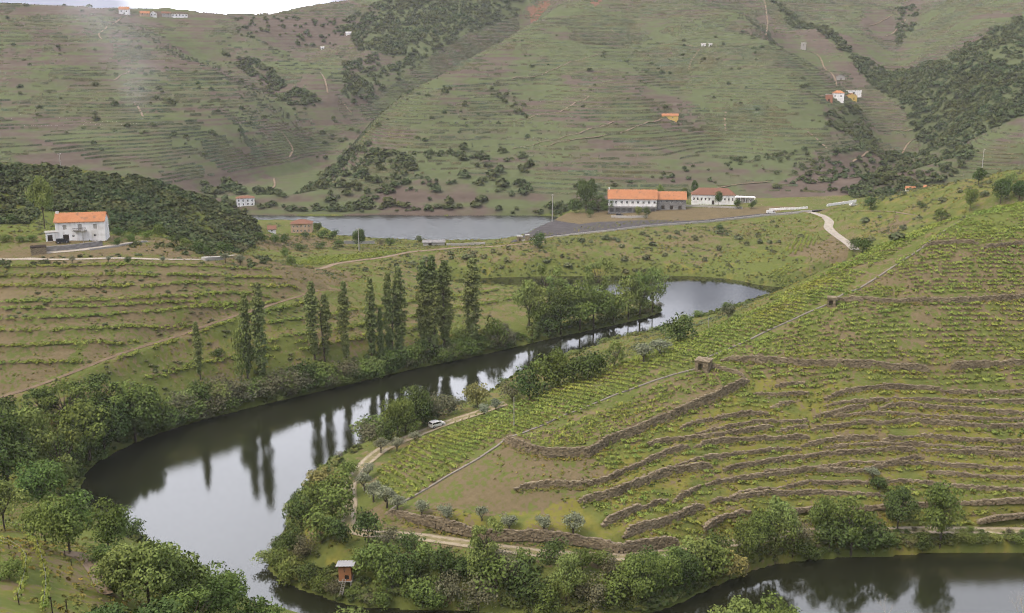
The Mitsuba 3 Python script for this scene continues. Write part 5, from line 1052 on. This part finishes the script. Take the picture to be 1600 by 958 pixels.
tl = track_lines[0]; i = int(np.argmin(np.linalg.norm(tl[:, :2] - measure(683, 668)[0][:2], axis=1)))
d = tl[i + 2] - tl[i - 2]
car('white car parked on the dirt track beside the riverside bushes', 683, 668, math.atan2(d[1], d[0]), 'car_white', at=tl[i])
j = int(np.argmin(np.linalg.norm(road[:, :2] - measure(1208, 335)[0][:2], axis=1))); d = road[j + 2] - road[j - 2]
car('white van on the main road before the junction', 1208, 332, math.atan2(d[1], d[0]), 'car_white', 'van', 5.2, at=road[j] + [-1.5, 2.0, 0.05])
car('white car at the right end of the main road beside the bushes', 1333, 322, 0.3, 'car_white')
car('dark car parked in the yard at the left side of the white house', 98, 380, 0.4, 'car_dark')
car('dark car parked in front of the long winery', 968, 338, 0.1, 'car_dark')

# ------------------------------------------------------------------ trellised vines and posts at bottom left
def trellis(label, pixels):
    p = line_on_ground(pixels, 0.5, 2); k = thing('trellis_row', label, 'vine trellis')
    z = ground_z(p[:, 0], p[:, 1])
    for i in range(0, len(p), 7):
        h = rng.uniform(1.4, 1.7); part(k, 'post', bar([p[i, 0], p[i, 1], z[i] - .3], [p[i, 0] + rng.normal(0, .05), p[i, 1], z[i] + h], 0.055, 0.05, 6), 'dark_timber')
    for hh in (0.75, 1.3): part(k, 'wire', join([bar([p[i, 0], p[i, 1], z[i] + hh], [p[min(i + 7, len(p) - 1), 0], p[min(i + 7, len(p) - 1), 1], z[min(i + 7, len(p) - 1)] + hh], 0.012, None, 4) for i in range(0, len(p) - 1, 7)]), 'sheet_metal')
    n = len(p) * 2; i = rng.integers(0, len(p), n); q = p[i, :2] + rng.normal(0, .16, (n, 2))
    part(k, 'foliage', scatter_mesh(VINES, np.column_stack([q, z[i] + rng.uniform(0.2, 0.9, n)]), rng.uniform(0, 6.3, n), rng.uniform(0.35, 0.6, n), rng.integers(0, 4, n)), 'leaf_vine', kind='stuff')
trellis('trellised vine row along the outer edge of the bottom left knoll', [(-20,820),(20,826),(46,838),(58,856),(66,880),(74,915),(70,960)])
trellis('inner trellised vine row on the bottom left knoll', [(-20,846),(10,854),(32,866),(44,884),(40,910),(30,945)])
def post(label, px, py, hpx, r=0.06):
    p, mpp = measure(px, py); k = thing('fence_post', label, 'post'); scene[k] = mikit.ply(bar([p[0], p[1], p[2] - .3], [p[0], p[1], p[2] + hpx * mpp], r, r, 7), 'dark_timber')
post('tallest dark fence post at the bottom left corner', 82, 958, 28)
post('short dark fence post right of the tallest one', 105, 956, 20)
post('dark fence post on the grassy bank above the curved farm path', 102, 871, 12)
post('dark fence post lower on the grassy bank beside the farm path', 112, 886, 14)
mesh, uv = strip(line_on_ground([(100,866),(125,872),(142,888),(155,908),(165,930)], 1.0, 2), 0.9, 0.08)
setting('farm_path', mesh, 'path_earth', 'curved earth farm path on the bottom left knoll', smooth=True)
def twig(label, px, py, top):
    x, y, h = at_base(px, py, top); z = max(float(ground_z(x, y)), 0) - .2; r = np.random.default_rng(int(px)); ms = []
    def grow(a, d, L, rad, depth):
        b = a + d * L; ms.append(bar(a, b, rad, rad * 0.6, 5))
        if depth:
            for _ in range(3 if depth > 1 else 2):
                e = d + r.normal(0, 0.42, 3); e[2] = abs(e[2]) * 0.8 + 0.25; e /= np.linalg.norm(e); grow(a + d * L * r.uniform(.55, 1), e, L * r.uniform(.5, .75), rad * .55, depth - 1)
    grow(np.array([x, y, z]), np.array([0.05, 0, 1.0]), h * 0.45, 0.10, 4)
    k = thing('bare_tree', label, 'tree'); scene[k] = mikit.ply(join(ms), 'dead_wood')
twig('bare pale dead treetop at the bottom edge over the dark water', 1386, 1010, 96)
twig('bare pale dead treetop at the bottom right corner', 1592, 1000, 90)

# grey gravel yard between the parapet and the winery
from scipy.spatial import Delaunay
yard = area([(815,373),(836,357),(905,351),(1000,344.5),(1060,345.5),(1120,343),(1000,355),(900,366)])
yx, yy = jittered(yard.buffer(-0.5), 2.5, 0, 2.5, 0.1); ring = np.array(yard.exterior.segmentize(3).coords)[:-1]
yq = np.vstack([np.stack([yx, yy], -1), ring]); yt = Delaunay(yq).simplices
yt = yt[shapely.contains_xy(yard.buffer(0.05), *yq[yt].mean(1).T)]
setting('gravel_yard', (np.column_stack([yq, ground_z(yq[:, 0], yq[:, 1]) + 0.22]), yt), 'asphalt', 'dark grey gravel yard between the white parapet and the winery')

# ------------------------------------------------------------------ smoke of a small field fire on the left hillside
a0, b0 = np.array([-305.0, 800.0, 60.0]), np.array([-330.0, 810.0, 205.0])
gz_, gy_, gx_ = np.meshgrid((np.arange(48) + .5) / 48, (np.arange(16) + .5) / 16, (np.arange(48) + .5) / 48, indexing='ij')
SX, SY, SZ = (-420.0, -240.0), (760.0, 850.0), (50.0, 215.0)
px_, py_, pz_ = SX[0] + gx_ * (SX[1] - SX[0]), SY[0] + gy_ * (SY[1] - SY[0]), SZ[0] + gz_ * (SZ[1] - SZ[0])
tt = (pz_ - 60) / 150; cx0 = -298 - 45 * tt + 8 * np.sin(tt * 7); rad = 9 + 34 * tt
f = np.exp(-((px_ - cx0) / rad) ** 2 - ((py_ - 805) / (rad * 0.8)) ** 2) * np.clip(tt * 8 + 0.2, 0, 1) * np.clip((0.98 - tt) * 4, 0, 1)
f *= np.clip(meshkit.fbm(np.stack([px_, py_, pz_ * 0.5], -1) / 26, 3, 77) * 2.6 - 0.6, 0, 1.5) / (0.6 + 1.4 * np.clip(tt, 0, 1))
scene['smoke_air'] = {'type': 'heterogeneous', 'albedo': {'type': 'rgb', 'value': [0.9, 0.92, 0.95]}, 'scale': 0.010,
                      'sigma_t': {'type': 'gridvolume', 'grid': mi.VolumeGrid((f[..., None] + 0.002).astype(np.float32)), 'to_world': T().translate([SX[0], SY[0], SZ[0]]).scale([SX[1] - SX[0], SY[1] - SY[0], SZ[1] - SZ[0]])}}
scene['smoke'] = {'type': 'cube', 'bsdf': {'type': 'ref', 'id': 'clear_boundary'}, 'interior': {'type': 'ref', 'id': 'smoke_air'}, 'exterior': {'type': 'ref', 'id': 'haze_air'},
                  'to_world': T().translate([sum(SX) / 2, sum(SY) / 2, sum(SZ) / 2]).scale([(SX[1] - SX[0]) / 2, (SY[1] - SY[0]) / 2, (SZ[1] - SZ[0]) / 2])}
labels['smoke'] = {'label': 'thin bluish smoke drifting up the left hillside', 'kind': 'stuff'}
